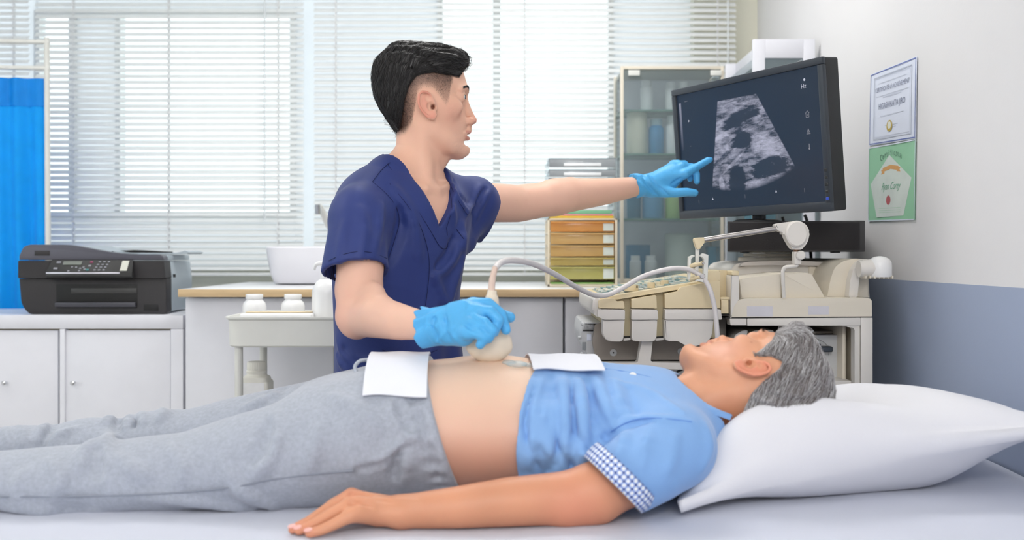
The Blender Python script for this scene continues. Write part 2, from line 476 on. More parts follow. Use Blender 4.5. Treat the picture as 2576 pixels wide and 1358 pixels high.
struct(boxo('baseboard_right', (WX-0.012, WX, FY, BY, 0, 0.09), M_offw, bev=0.002))
bm = nb(); box(bm, LX-0.1, LX, FY, -0.2, 0, ZC); box(bm, LX-0.1, LX, 2.6, BY+BT, 0, ZC)
box(bm, LX-0.1, LX, -0.2, 2.6, 0, 0.95); box(bm, LX-0.1, LX, -0.2, 2.6, 2.25, ZC); struct(obj('wall_left', bm, M_wallw))
struct(boxo('wall_front', (LX, WX, FY-0.1, FY, 0, ZC), M_wallw, bev=0))
M_glass = mat('window_glass', (235, 245, 245), 0.03, alpha=0.08, var=0.0)
M_frame = mat('white_window_frame', (238, 238, 236), 0.35, var=0.01)
def window(name, W, mull, Y=BY+0.07):
    root = bpy.data.objects.new(name, None); C.objects.link(root); root.location = ((W[0]+W[1])/2, Y, W[2]); struct(root)
    bm = nb(); t = 0.02
    box(bm, W[0], W[0]+t, Y-0.03, Y+0.03, W[2], W[3]); box(bm, W[1]-t, W[1], Y-0.03, Y+0.03, W[2], W[3])
    box(bm, W[0]+t, W[1]-t, Y-0.03, Y+0.03, W[2], W[2]+t); box(bm, W[0]+t, W[1]-t, Y-0.03, Y+0.03, W[3]-t, W[3])
    for a, b in mull: box(bm, a, b, Y-0.03, Y+0.03, W[2]+t, W[3]-t)
    obj('window_frame', bm, M_frame, root)
    ed = [W[0]+t]+[v for ab in mull for v in ab]+[W[1]-t]
    for i in range(0, len(ed), 2):
        boxo('pane', (ed[i], ed[i+1], Y-0.004, Y+0.004, W[2]+t, W[3]-t), M_added_frost if (name == 'window_1' and i == 2) else M_glass, root, bev=0)  # frosted middle pane added to lighten the dark mullion zone
window('window_1', W1, [(-1.725, -1.705), (-1.545, -1.525)])
window('window_2', W2, [(-0.075, -0.045)])
root = bpy.data.objects.new('window_3', None); C.objects.link(root); root.location = (LX, 1.2, 0.95); struct(root)
bm = nb()
for a, b, c, d in ((-0.2, 2.6, 0.95, 1.0), (-0.2, 2.6, 2.2, 2.25), (-0.2, -0.15, 1.0, 2.2), (2.55, 2.6, 1.0, 2.2), (1.17, 1.23, 1.0, 2.2)):
    box(bm, LX-0.08, LX-0.02, a, b, c, d)
obj('window_frame', bm, M_frame, root)
for a, b in ((-0.15, 1.17), (1.23, 2.55)): boxo('pane', (LX-0.054, LX-0.046, a, b, 1.0, 2.2), M_glass, root, bev=0)
# ceiling lights
M_diff = bpy.data.materials.new('lit_diffuser'); M_diff.use_nodes = True
_b = M_diff.node_tree.nodes['Principled BSDF']; _b.inputs['Emission Color'].default_value = (1, .97, .93, 1); _b.inputs['Emission Strength'].default_value = 2.0
_n = M_diff.node_tree.nodes.new('ShaderNodeTexNoise'); _n.inputs['Scale'].default_value = 200
M_diff.node_tree.links.new(_n.outputs[0], _b.inputs['Roughness'])
where = ['over the window counter, left', 'over the window counter, right', 'over the middle of the room, left', 'over the bed', 'behind the camera, left', 'behind the camera, right']
for i, (x, y, e) in enumerate(CEIL):
    t = thing('ceiling_light', 'white rectangular ceiling light panel '+where[i], 'light', (x, y, 2.66), 'ceiling light panels')
    bm = nb(); box(bm, x-.6, x+.6, y-.32, y+.32, 2.675, 2.70, 0.004); obj('frame', bm, M_offw, t)
    boxo('diffuser', (x-.56, x+.56, y-.28, y+.28, 2.662, 2.675), M_diff, t, bev=0)
# ------------------------------------------------------------------ venetian blinds
M_slat = mat('white_slat', (240, 242, 242), 0.4, var=0.01, transl=0.26)
M_cord = mat('blind_cord', (240, 240, 240), 0.6, var=0.02, transl=0.3)
M_wand = mat('clear_wand', (235, 240, 242), 0.15, alpha=0.6, var=0.02)
def blind(label, x0, x1, zb, zt, cords, wands, Y=3.86, tilt=43, pitch=0.02236):
    root = thing('venetian_blind', label, 'blind', ((x0+x1)/2, Y, zb), 'venetian blinds along the window wall')
    bm = nb(); wd = 0.025; n = 5; top = []; bot = []
    for i in range(n):
        s = (i/(n-1)-0.5)*wd; hgt = 0.0022*(1-(2*i/(n-1)-1)**2)
        top.append((s, hgt+0.0004)); bot.append((s, hgt-0.0004))
    pr = top+bot[::-1]; a = math.radians(tilt)
    pr = [(s*math.cos(a)-h*math.sin(a), s*math.sin(a)+h*math.cos(a)) for s, h in pr]
    prism(bm, pr, x0, x1, axis='X')
    for v in bm.verts: v.co = Vector((v.co.x-(x0+x1)/2, v.co.y, v.co.z))
    first = finish(bm, 'slat', M_slat, root, True, 50); first.matrix_parent_inverse = Matrix.Identity(4)
    k = int((zt-zb-0.03)/pitch)
    first.location = (0, 0, 0.03)
    for i in range(1, k):
        s = first.copy(); C.objects.link(s); s.location = (random.uniform(-.0006, .0006), random.uniform(-.0008, .0008), 0.03+i*pitch)
        s.rotation_euler = (random.uniform(-.045, .045), 0, 0)
    boxo('bottom_rail', (x0, x1, Y-.011, Y+.011, zb, zb+0.012), M_slat, root, bev=0.002)
    boxo('head_rail', (x0, x1, Y-.02, Y+.02, zt, zt+0.03), M_offw, root, bev=0.002)
    for cx in cords:
        bm = nb()
        for dy in (-0.0125, 0.0125): box(bm, cx-.0009, cx+.0009, Y+dy-.0006, Y+dy+.0006, zb, zt)
        box(bm, cx-.0028, cx+.0028, Y-.0006, Y+.0006, zb, zt); obj('ladder_cord', bm, M_cord, root)
    for wx, z1 in wands:
        bm = nb(); pts = []; z = z1; i = 0
        prof = []
        while z < zt: prof.append((0.0042 if i % 2 == 0 else 0.0030, z)); z += pitch/2; i += 1
        lathe(bm, prof, (wx, Y-.025, 0), n=10); obj('tilt_wand', bm, M_wand, root)
XB = lambda px: PX(px, 3.86)
blind('white venetian blind behind the blue privacy screen at the far left', -3.1, XB(74), 1.08, 2.46, [XB(35), -2.4, -2.9], [])
blind('wide white venetian blind over the window behind the printer', XB(90), XB(764), 1.07, 2.46, [XB(185), XB(425), XB(700)], [(PX(665, 3.83), PZ(555, 3.83))])
blind('white venetian blind over the window behind the doctor\'s head and drawers', XB(790), XB(1850), 1.07, 2.46, [XB(845), XB(1320), XB(1805)], [(PX(1832, 3.83), PZ(600, 3.83))])
# ------------------------------------------------------------------ counter with wooden edge
M_wood = mat('light_wood_edge', (206, 178, 138), 0.45, var=0.08, vs=8, stretch=(1, 8, 12), bump=0.05)
M_top = mat('white_worktop', (226, 226, 228), 0.3, var=0.01)
CTZ = 1.049
t = thing('worktop', 'long wood-edged worktop under the windows', 'counter', (-0.1, 3.4, CTZ-0.024))
boxo('top_board', (-0.97, 0.725, 3.012, 3.82, CTZ-0.022, CTZ), M_top, t, bev=0.001)
boxo('wooden_edge', (-0.97, 0.725, 3.0, 3.012, CTZ-0.0225, CTZ), M_wood, t, bev=0.001)
cabs = [(-0.965, -0.525, 'white base cabinet behind the medicine trolley', 0.93), (-0.521, -0.08, 'white base cabinet hidden mostly behind the doctor', 0.10),
        (-0.076, PX(1418, 3.05)-.001, 'white base cabinet directly behind the scanning probe', 0.9), (PX(1421, 3.05), 0.62, 'white base cabinet behind the ultrasound console', 0.9)]
for i, (a, b, lab, kn) in enumerate(cabs):
    t = thing('base_cabinet', lab, 'cabinet', ((a+b)/2, 3.4, 0), 'white base cabinets under the worktop')
    boxo('body', (a, b, 3.07, 3.80, 0.08, CTZ-0.024), M_white, t, bev=0.001)
    boxo('plinth', (a+.005, b-.005, 3.12, 3.70, 0, 0.08), M_white, t, bev=0.001)
    d = boxo('door', (a+.0015, b-.0015, 3.05, 3.069, 0.09, CTZ-0.028), M_white, t, bev=0.0015)
    kx = a+kn*(b-a)
    bm = nb(); kz = PZ(937, 3.05) if i == 1 else 0.72
    lathe(bm, [(0.004, 0), (0.004, 0.012), (0.009, 0.016), (0.010, 0.022), (0.007, 0.026)], n=16, M=Matrix.Translation((kx, 3.05, kz)) @ Matrix.Rotation(PI/2, 4, 'X'))
    obj('knob', bm, M_offw, d)
# ------------------------------------------------------------------ low cabinet under the printer
CZ = PZ(793, 3.05)
t = thing('sideboard', 'white sideboard with two cupboard doors under the black printer', 'cabinet', (-1.7, 3.24, 0))
X2 = PX(460, 3.05); X1 = -2.45
boxo('top_board', (X1, X2, 3.05, 3.43, CZ-PZ(827, 3.05)*0-0.040, CZ), M_white, t, bev=0.002)
boxo('side_panel', (X2-0.036, X2, 3.05, 3.43, 0, CZ-.0405), M_white, t, bev=0.001)
boxo('side_panel', (X1, X1+.036, 3.05, 3.43, 0, CZ-.0405), M_white, t, bev=0.001)
boxo('divider', (PX(150, 3.05), PX(163, 3.05), 3.05, 3.43, 0, CZ-.0405), M_white, t, bev=0.001)
boxo('back_panel', (X1+.037, X2-.037, 3.415, 3.43, 0.05, CZ-.041), M_white, t, bev=0)
M_gap = mat('bare_edge_board', (196, 184, 160), 0.6)
for (a, b, kx) in ((PX(165, 3.06), X2-.038, PX(183, 3.04)), (X1+.04, PX(148, 3.06), PX(10, 3.04))):
    boxo('edge_lining', (a-.001, b+.001, 3.075, 3.09, 0.04, CZ-.042), M_gap, t, bev=0)
    d = boxo('door', (a+.001, b-.001, 3.056, 3.074, 0.05, CZ-.045), M_white, t, bev=0.0015)
    bm = nb(); lathe(bm, [(0.003, 0), (0.003, 0.014), (0.006, 0.018), (0.0065, 0.022), (0.004, 0.025)], n=16,
                     M=Matrix.Translation((kx, 3.056, PZ(962, 3.05))) @ Matrix.Rotation(PI/2, 4, 'X'))
    obj('knob', bm, M_chrome, d)
# ------------------------------------------------------------------ printer
M_pr = mat('printer_charcoal', (44, 42, 44), 0.5, var=0.04, bump=0.2, bs=500)
M_prl = mat('printer_lid_grey', (88, 88, 98), 0.45, var=0.03, bump=0.1, bs=500)
M_prs = mat('printer_side_grey', (165, 176, 184), 0.4, var=0.02)
M_prk = mat('printer_cavity', (14, 14, 15), 0.5)
M_lcd = mat('unlit_display', (112, 118, 112), 0.25)
M_key = mat('grey_key', (140, 142, 150), 0.4)
M_strip = mat('bright_trim', (216, 214, 224), 0.2, 0.6, var=0.01)
YP = 3.10
t = thing('printer', 'black all-in-one office printer on the white sideboard', 'printer', (PX(240, YP), 3.3, CZ))
def pp(pts, Y=YP): return [(PX(x, Y), PZ(y, Y)+dz0) for x, y in pts]
dz0 = 0
dz0 = CZ+0.001-PZ(787, YP)
YB = 3.40
def cham(bm, y0, y1, s):   # slightly narrower towards the back
    for v in bm.verts:
        f = (v.co.y-y0)/(y1-y0)
        if f > 0.0: v.co.x -= 0.015*f*(1 if v.co.x > PX(240, YP) else -1)*s
bm = nb(); prism(bm, rpoly(pp([(48, 698), (418, 698), (418, 787), (72, 787), (54, 762)]), [0, 0, .008, .012, .02]), YP, YP+.05, 0.002)
body = obj('lower_front', bm, M_pr, t)
bm = nb(); prism(bm, rpoly(pp([(48, 653), (414, 653), (418, 697), (48, 697)]), .002), YP-.006, YP+.05, 0.0025); obj('upper_front', bm, M_pr, t)
lid = [(49, 651), (50, 640), (60, 618), (76, 612.5), (170, 612.5), (205, 618), (262, 629), (300, 634.5), (330, 636.5), (398, 637), (410, 640), (414, 651)]
bm = nb(); prism(bm, rpoly(pp(lid), [0, .002, .006, .006, .02, .02, .02, .02, .02, .006, .006, 0]), YP-.002, YP+.035, 0.0015); obj('lid_front', bm, M_prl, t)
bm = nb(); prism(bm, rpoly(pp([(54, 655), (412, 655), (417, 700), (417, 783), (64, 783), (54, 762)]), .004), YP+.05, YB, 0.004); cham(bm, YP+.05, YB, 1); obj('casing', bm, M_prs, t)
bm = nb(); prism(bm, rpoly(pp([(56, 640), (66, 616), (170, 614.5), (262, 631), (300, 637), (412, 639), (412, 652), (56, 652)]), .003), YP+.035, YB-.01, 0.003); cham(bm, YP+.035, YB, 1); obj('scanner_lid', bm, M_prs, t)
# document feeder flap, rear right
bm = nb(); prism(bm, rpoly(pp([(250, 629), (300, 633), (420, 633), (442, 627), (452, 632), (446, 636), (330, 637), (262, 632)]), .002), YP+.09, YP+.24, 0.002); obj('feeder_tray', bm, M_prs, t)
bm = nb(); prism(bm, pp([(262, 627), (300, 625.5), (380, 630), (380, 634), (290, 632)]), YP+.12, YP+.2, 0.001); obj('feeder_slot', bm, M_prk, t)
# control panel: tilted wedge
bm = nb(); M = None
x0, x1 = PX(133, YP), PX(338, YP); zt, zb_ = PZ(651, YP)+dz0, PZ(693, YP)+dz0
pr = [(YP-.008, zt), (YP-.036, zb_+.014), (YP-.036, zb_+.002), (YP-.028, zb_-.004), (YP-.005, zb_-.004)]
prism(bm, pr, x0, x1, 0.0015, axis='X')
for v in bm.verts:
    if v.co.y < YP-.02: v.co.x += -.006 if v.co.x < (x0+x1)/2 else .006
cp = obj('control_panel', bm, mat('panel_gloss', (48, 48, 48), 0.3, bump=0.05, bs=300), t)
def onp(u, v, lift=.0006):   # u across 0..1, v down 0..1 on the sloping face
    return Vector((x0+(x1-x0)*u, YP-.008-.028*v-lift, zt+(zb_+.014-zt)*v+lift))
ang = math.atan2(.028, (zt-zb_-.014))
def pad(name, u, v, wu, wv, m, bev=.0005):
    c = onp(u, v); L = (zt-zb_-.014)/math.cos(ang)
    R = Matrix.Translation(c) @ Matrix.Rotation(-ang, 4, 'X')
    bm = nb(); box(bm, -wu*(x1-x0)/2, wu*(x1-x0)/2, -.0012, .0008, -wv*L/2, wv*L/2, bev, 1); bmesh.ops.transform(bm, matrix=R, verts=bm.verts)
    return obj(name, bm, m, cp)
pad('display', .27, .28, .23, .3, M_lcd)
pad('sticker', .915, .5, .085, .82, mat('pale_sticker', (205, 206, 196), 0.5))
for r in range(4):
    for c in range(3): pad('key', .56+.055*c-.012*r+.04, .18+.22*r, .028, .1, M_key)
for (u, v) in ((.33, .62), (.385, .72), (.44, .78), (.38, .9), (.28, .6), (.25, .92), (.42, .62)): pad('key', u, v, .025, .09, M_key)
pad('red_key', .50, .2, .035, .13, mat('magenta_key', (150, 60, 100), .4)); pad('key', .49, .5, .035, .13, M_key); pad('green_key', .475, .82, .035, .13, mat('teal_key', (60, 130, 130), .4))
pad('key', .10, .22, .05, .14, M_key); pad('key', .085, .72, .05, .14, M_key)
boxo('trim_strip', (x0-.004, x1-.03, YP-.0375, YP-.0355, zb_+.0095, zb_+.0135), M_strip, cp, bev=.0004)
# paper bay
bx0, bx1 = PX(142, YP), PX(346, YP); bz0, bz1 = PZ(773, YP)+dz0, PZ(712, YP)+dz0
boxo('paper_bay', (bx0, bx1, YP-.0005, YP+.002, bz0, bz1), M_prk, t, bev=.0003)
boxo('inner_guide', (bx0+.045, bx1-.002, YP-.003, YP, PZ(735, YP)+dz0, PZ(722, YP)+dz0), mat('guide_grey', (62, 62, 62), .4), t, bev=.001)
bm = nb(); box(bm, bx0, bx1-.003, YP-.014, YP, PZ(769, YP)+dz0, PZ(757, YP)+dz0, .0025); obj('paper_tray', bm, mat('tray_grey', (66, 66, 74), .35), t)
boxo('lower_badge', (PX(362, YP), PX(398, YP), YP-.0012, YP, PZ(779, YP)+dz0, PZ(763, YP)+dz0), M_prk, t, bev=.0003)
boxo('lid_badge', (PX(88, YP), PX(126, YP), YP-.0032, YP-.002, PZ(640, YP)+dz0, PZ(628, YP)+dz0), M_pr, t, bev=.0003)
for px in (108, 395): boxo('foot', (PX(px-20, YP), PX(px+10, YP), YP+.03, YP+.06, CZ, CZ+.006), M_prk, t, bev=.001)
boxo('side_port', (PX(418, YP)-.004, PX(418, YP)+.0005, YP+.075, YP+.088, PZ(696, YP)+dz0, PZ(688, YP)+dz0), M_prk, t, bev=.0003)
# ------------------------------------------------------------------ privacy screen
M_curt = mat('blue_curtain_fabric', (0, 190, 255), 0.6, var=0.03, transl=0.5, sheen=.2)
YS = 3.56
t = thing('privacy_screen', 'white-framed privacy screen with blue curtain behind the printer', 'screen', (PX(0, YS), YS, 0))
def psl(x): return YS-0.10*(PX(125, YS)-x)    # slightly turned
xr = PX(125, YS); xl = -2.75
bm = nb(); tube(bm, [(xr, YS, 0.04), (xr-.01, YS, PZ(95, YS))], .0095, 14); obj('post', bm, M_offw, t)
bm = nb(); tube(bm, [(xl, psl(xl), 0.04), (xl, psl(xl), PZ(95, YS))], .0095, 14); obj('post', bm, M_offw, t)
for py in (106, 172):
    bm = nb(); tube(bm, [(xl, psl(xl), PZ(py, YS)), (xr, YS, PZ(py, YS))], .008, 12); obj('rail', bm, M_offw, t)
bm = nb(); tube(bm, [(xl, psl(xl), .45), (xr, YS, .45)], .008, 12); obj('rail', bm, M_offw, t)
for x in (xl, xr):
    bm = nb(); tube(bm, [(x, psl(x)-.12, .02), (x, psl(x), .05), (x, psl(x)+.12, .02)], .009, 12); obj('foot', bm, M_offw, t)
def cur(u, v):
    x = xl+.015+(xr-.03-xl)*u; z0 = PZ(198, YS); z = .47+(z0-.47)*(1-v)
    a = .006+.012*v
    return Vector((x, psl(x)+a*math.sin(u*120+1.2*math.sin(v*2+u*9))+.5*a*math.sin(u*47+v), z))
bm = nb(); sheet(bm, cur, 260, 24, .0012); cu_ = obj('curtain', bm, M_curt, t)
def hem(u, v):
    p = cur(u, v*0.075); p.y -= .003+.002*math.sin(u*160); return p
bm = nb(); sheet(bm, hem, 260, 4, .001); obj('curtain_heading', bm, mat('blue_curtain_heading', (0, 150, 240), 0.6, transl=.25), cu_)
# ------------------------------------------------------------------ basin and tap
YK = 3.40
t = thing('wash_basin', 'white rounded wash basin on the worktop behind the doctor', 'basin', (PX(758, YK), YK+.1, CTZ))
def bl(f):  # rounded rectangle outline at scale
    return f
bm = nb(); rings = []
cxb = PX(760, YK); cyb = YK+.14
prof = [(.088, .080, 0), (.112, .105, .004), (.122, .128, .04), (.130, .14, .09), (.134, .145, .122), (.131, .142, .127), (.122, .134, .124), (.115, .127, .09), (.09, .09, .03), (.02, .02, .02)]
for (a, b, z) in prof:
    ring = []
    for i in range(40):
        th = 2*PI*i/40; cs, sn = math.cos(th), math.sin(th); e = 0.42
        ring.append(bm.verts.new((cxb+a*math.copysign(abs(cs)**e, cs), cyb+b*math.copysign(abs(sn)**e, sn), CTZ+.0005+z)))
    rings.append(ring)
for a, b in zip(rings, rings[1:]):
    for i in range(40): bm.faces.new((a[i], a[(i+1) % 40], b[(i+1) % 40], b[i]))
bm.faces.new(list(reversed(rings[0]))); bm.faces.new(rings[-1])
obj('bowl', bm, mat('glazed_ceramic', (232, 232, 238), .15, var=.005, coat=.5), t)
t = thing('basin_tap', 'chrome-tipped tap with a white swan neck above the basin', 'tap', (PX(862, 3.62), 3.70, CTZ))
neck = smooth_path([P(868, 712, 3.72), P(866, 640, 3.72), P(846, 600, 3.70), P(820, 552, 3.64), P(806, 522, 3.60), P(800, 520, 3.58)], 6)
bm = nb(); tube(bm, neck, [.016, .015, .013, .011, .009], 16); obj('spout', bm, M_offw, t)
bm = nb(); tube(bm, [P(799, 514, 3.57), P(800, 538, 3.575)], .010, 16); obj('nozzle', bm, M_chrome, t)
bm = nb(); lathe(bm, [(.02, 0), (.018, .02), (.012, .03)], P(868, 713, 3.72)); obj('base', bm, M_chrome, t)
bm = nb(); tube(bm, [P(846, 578, 3.66), P(838, 560, 3.64), P(832, 548, 3.62)], [.011, .010, .008], 12); obj('lever', bm, M_chrome, t)
bm = nb(); disc(bm, P(838, 568, 3.62), (0, -1, 0), .006, .004); obj('red_mark', bm, mat('red_dot', (170, 60, 60), .4), t)
# ------------------------------------------------------------------ trolley
YT = 2.60; TW = (PX(565, YT), PX(565, YT)+.44); TD = (YT, YT+.32)
t = thing('trolley', 'white metal utility trolley beside the doctor\'s hip', 'trolley', ((TW[0]+TW[1])/2, YT+.16, 0))
def tray(z0, z1, name):
    bm = nb(); ol = rpoly([(TW[0], TD[0]), (TW[1], TD[0]), (TW[1], TD[1]), (TW[0], TD[1])], .045, 6)
    c = Vector(((TW[0]+TW[1])/2, (TD[0]+TD[1])/2)); lv = [(1.0, z0), (1.0, z1-.006)]
    R = []
    def ring(off, z):
        return [bm.verts.new(((p[0]-c.x)*(1+off/.22)+c.x, (p[1]-c.y)*(1+off/.16)+c.y, z)) for p in ol]
    R = [ring(-.006, z0), ring(-.002, z0+.004), ring(0, z1-.010), ring(.006, z1-.004), ring(.006, z1), ring(-.001, z1), ring(-.005, z1-.01), ring(-.008, z0+.006)]
    for a, b in zip(R, R[1:]):
        for i in range(len(ol)): bm.faces.new((a[i], a[(i+1) % len(ol)], b[(i+1) % len(ol)], b[i]))
    bm.faces.new(list(reversed(R[0]))); bm.faces.new(R[-1]); obj(name, bm, M_offw, t)
TZ1 = PZ(797, YT); TZ0 = PZ(874, YT)
tray(TZ0, TZ1, 'top_tray'); tray(.64, .70, 'middle_tray'); tray(.12, .20, 'bottom_tray')
for x in (TW[0]+.028, TW[1]-.028):
    for y in (TD[0]+.03, TD[1]-.03):
        bm = nb(); tube(bm, [(x, y, .07), (x, y, TZ0+.01)], .0105, 14); lg = obj('leg', bm, M_offw, t)
        bm = nb(); disc(bm, (x, y, .03), (1, 0, 0), .03, .02, 24, .004); tube(bm, [(x, y, .03), (x, y, .08)], .006, 8); obj('castor', bm, mat('grey_castor', (90, 90, 92), .5), lg)
SH = PZ(1010, 2.70)
def jar(label, c, s=1.0):
    r = thing('jar', label, 'jar', c, 'white jars on the trolley')
    bm = nb(); lathe(bm, [(.024*s, 0), (.030*s, .003), (.032*s, .012), (.032*s, .026), (.029*s, .036), (.022*s, .043), (.020*s, .047)], c, 32); obj('body', bm, M_plw, r)
    bm = nb(); lathe(bm, [(.0225*s, .046), (.0235*s, .048), (.0235*s, .057), (.0225*s, .0585)], c, 32); obj('lid', bm, M_plw, r); return r
TF = TZ0+.006
# raised inner tray and things on it
t2 = thing('instrument_tray', 'white plastic tray with a wooden spatula on the trolley top', 'tray', (PX(680, 2.72), 2.72, TF))
bm = nb()
box(bm, PX(572, YT)+.02, PX(782, YT+.02), YT+.035, YT+.16, TF+.0005, TZ1+.006, .006, 3)
obj('body', bm, M_plw, t2)
bm = nb(); box(bm, PX(625, 2.7), PX(790, 2.7), YT+.07, YT+.095, TZ1+.0065, TZ1+.009, .001); t3 = tag(obj('spatula', bm, mat('pale_wood', (222, 204, 170), .6, stretch=(1, 12, 12), var=.06)), 'flat pale wooden spatula lying on the white instrument tray', 'spatula')
SX = PX(640, 2.80)
for i, (px, lab) in enumerate(((640, 'small white screw-top jar nearer the printer, left of the pair on the trolley'), (737, 'small white screw-top jar beside the pump bottle, right of the pair on the trolley'))):
    jar(lab, (PX(px, 2.83), 2.83, PZ(740, 2.83)-.0585), 1.0)
boxo('jar_stand', (PX(600, 2.83), PX(775, 2.83), 2.79, 2.87, TF+.0005, PZ(740, 2.83)-.059), M_plw, None, bev=.003)
tag(bpy.data.objects['jar_stand'], 'low white box the two small jars stand on inside the trolley', 'box')
# pump bottle
def lathe_thing(name, label, cat, c, parts, group=None, n=36):
    r = thing(name, label, cat, c, group)
    for (pn, prof, m) in parts:
        bm = nb(); lathe(bm, prof, c, n); obj(pn, bm, m, r)
    return r
cb = Vector((PX(822, 2.70), 2.70, TF+.0005)); s = 2.70/F
hb = PZ(700, 2.70)-cb.z
pb = lathe_thing('pump_bottle', 'white pump dispenser bottle on the trolley by the doctor\'s arm', 'bottle', cb,
    [('body', [(.034, 0), (.0385, .004), (.0385, hb*.78), (.036, hb*.86), (.026, hb*.95), (.015, hb)], M_plw),
     ('collar', [(.015, hb), (.016, hb+.001), (.016, hb+.016), (.006, hb+.018)], M_plw)])
bm = nb(); tube(bm, smooth_path([cb+Vector((0, 0, hb+.017)), cb+Vector((0, 0, hb+.036)), cb+Vector((-.012, 0, hb+.040)), cb+Vector((-.028, 0, hb+.036)), cb+Vector((-.033, 0, hb+.022))], 4), [.006, .007, .006, .005, .0035], 12)
obj('pump_head', bm, M_plw, pb)
# square bottle on the lower shelf
cz = .64+.006; YQ = 2.72
xq = PX(645, YQ); w2 = 37*YQ/F
t = thing('reagent_bottle', 'cream square bottle with a ribbed cap under the trolley top', 'bottle', (xq, YQ, cz))
zs = PZ(955, YQ)
bm = nb(); box(bm, xq-w2, xq+w2, YQ-.035, YQ+.035, cz+.0005, zs, .008, 3)
M_ivory = mat('ivory_plastic', (228, 226, 216), .4, var=.015)
obj('body', bm, M_ivory, t)
bm = nb()
rr = []
for (a, z) in ((w2*.98, zs-.012), (w2*.86, zs+.008), (w2*.66, zs+.014), (w2*.63, zs+.020)):
    ring = []
    for i in range(32):
        th = 2*PI*i/32; cs, sn = math.cos(th), math.sin(th); e = .45 if a > w2*.7 else 1
        ring.append(bm.verts.new((xq+a*math.copysign(abs(cs)**e, cs), YQ+min(a, .035 if e < 1 else 1)*math.copysign(abs(sn)**e, sn), z)))
    rr.append(ring)
for a, b in zip(rr, rr[1:]):
    for i in range(32): bm.faces.new((a[i], a[(i+1) % 32], b[(i+1) % 32], b[i]))
bm.faces.new(rr[-1]); obj('shoulder', bm, M_ivory, t)
bm = nb(); lathe(bm, [(.0245, 0), (.0265, .003), (.0265, .008), (.024, .010)], (xq, YQ, zs+.016), 32); obj('neck_ring', bm, M_ivory, t)
bm = nb(); rings = []
for (a, z) in ((.0225, 0), (.0235, .002), (.0235, .019), (.0215, .022)):
    rings.append([bm.verts.new((xq+(a+(.0009 if i % 4 < 2 else 0))*math.cos(2*PI*i/96), YQ+(a+(.0009 if i % 4 < 2 else 0))*math.sin(2*PI*i/96), zs+.026+z)) for i in range(96)])
for a, b in zip(rings, rings[1:]):
    for i in range(96): bm.faces.new((a[i], a[(i+1) % 96], b[(i+1) % 96], b[i]))
bm.faces.new(rings[-1]); obj('ribbed_cap', bm, M_ivory, t)
boxo('blank_label', (xq-w2*.9, xq+w2*.75, YQ-.0362, YQ-.035, cz+.02, zs-.004), mat('white_paper', (236, 236, 236), .7), t, bev=.0003)
# ------------------------------------------------------------------ desk drawers and letter trays
YD = 3.22
M_beige = mat('beige_plastic', (226, 214, 190), .4, var=.015)
t = thing('drawer_unit', 'beige desktop unit of five translucent amber and green drawers on the worktop', 'drawers', (PX(1466, YD), YD+.13, CTZ))
x0, x1 = PX(1378, YD), PX(1553, YD); z0, z1 = CTZ+.0005, PZ(549, YD); yb = YD+.27
bm = nb()
box(bm, x0, x0+.006, YD, YD+.012, z0, z1, .001); box(bm, x1-.007, x1, YD, yb, z0, z1, .001)
box(bm, x0, x1, YD, yb, z0, z0+.009, .001); box(bm, x0, x1, YD, yb, z1-.006, z1, .001)
# left side is an open lattice
box(bm, x0, x0+.004, yb-.012, yb, z0, z1, .001)
for i in range(6):
    z = z0+.009+(z1-z0-.02)*i/5; box(bm, x0, x0+.004, YD+.012, yb-.012, z, z+.007, .0008)
box(bm, x0, x0+.004, YD+.09, YD+.115, z0, z1, .0008); box(bm, x0, x0+.004, YD+.18, YD+.2, z0, z1, .0008)
box(bm, x0+.004, x1-.007, yb-.004, yb, z0, z1); obj('casing', bm, M_beige, t)
fr = [(557, 583, (232, 168, 96)), (586, 614, (228, 190, 128)), (617, 645, (224, 186, 122)), (648, 668, (214, 192, 118)), (671, 703, (202, 196, 120))]
for i, (a, b, c) in enumerate(fr):
    m = mat('amber_plastic_%d' % i, c, .15, alpha=.72, var=.06, vs=6)
    d = boxo('drawer', (x0+.008, x1-.010, YD-.002, YD+.004, PZ(b, YD), PZ(a, YD)), m, t, bev=.001)
    boxo('drawer_lip', (x0+.008, x1-.010, YD-.008, YD-.002, PZ(a+4, YD), PZ(a, YD)), m, d, bev=.001)
    boxo('paper_stack', (x0+.012, x1-.016, YD+.008, yb-.02, PZ(b, YD)+.001, PZ(b, YD)+.009), mat('stacked_paper', (236, 226, 200), .7, var=.03), d, bev=.0005)
    boxo('label_holder', (x1-.044, x1-.012, YD-.0035, YD-.0018, PZ(b, YD)+.003, PZ(a, YD)-.006), mat('clear_label', (214, 222, 214), .2), d, bev=.0004)
boxo('green_liner', (x0+.01, x1-.012, YD-.003, YD+.1, z0+.0095, z0+.013), mat('green_plastic', (140, 190, 100), .3), t, bev=.0005)
t = thing('letter_tray_stack', 'clear stacked letter trays holding coloured folders above the beige drawers', 'tray', (PX(1466, YD), YD+.13, z1))
M_clr = mat('clear_acrylic', (214, 226, 232), .06, alpha=.22, var=.0)
M_clr2 = mat('smoky_acrylic', (150, 160, 166), .12, alpha=.55, var=.03)
za = z1+.0005; ztop = PZ(397, YD)
bm = nb(); box(bm, x0, x0+.004, YD, yb, za, ztop, .001); box(bm, x1-.005, x1, YD, yb, za, ztop, .001); bm.free(); boxo('side_wall', (x0, x0+.004, YD, yb, za, ztop), M_clr, t, bev=.001); boxo('side_wall', (x1-.005, x1, YD, yb, za, ztop), M_clr, t, bev=.001)
for py in (397, 425, 447, 470, 500):
    boxo('shelf', (x0+.004, x1-.005, YD+.002, yb, PZ(py+3, YD), PZ(py, YD)), M_clr2, t, bev=.0008)
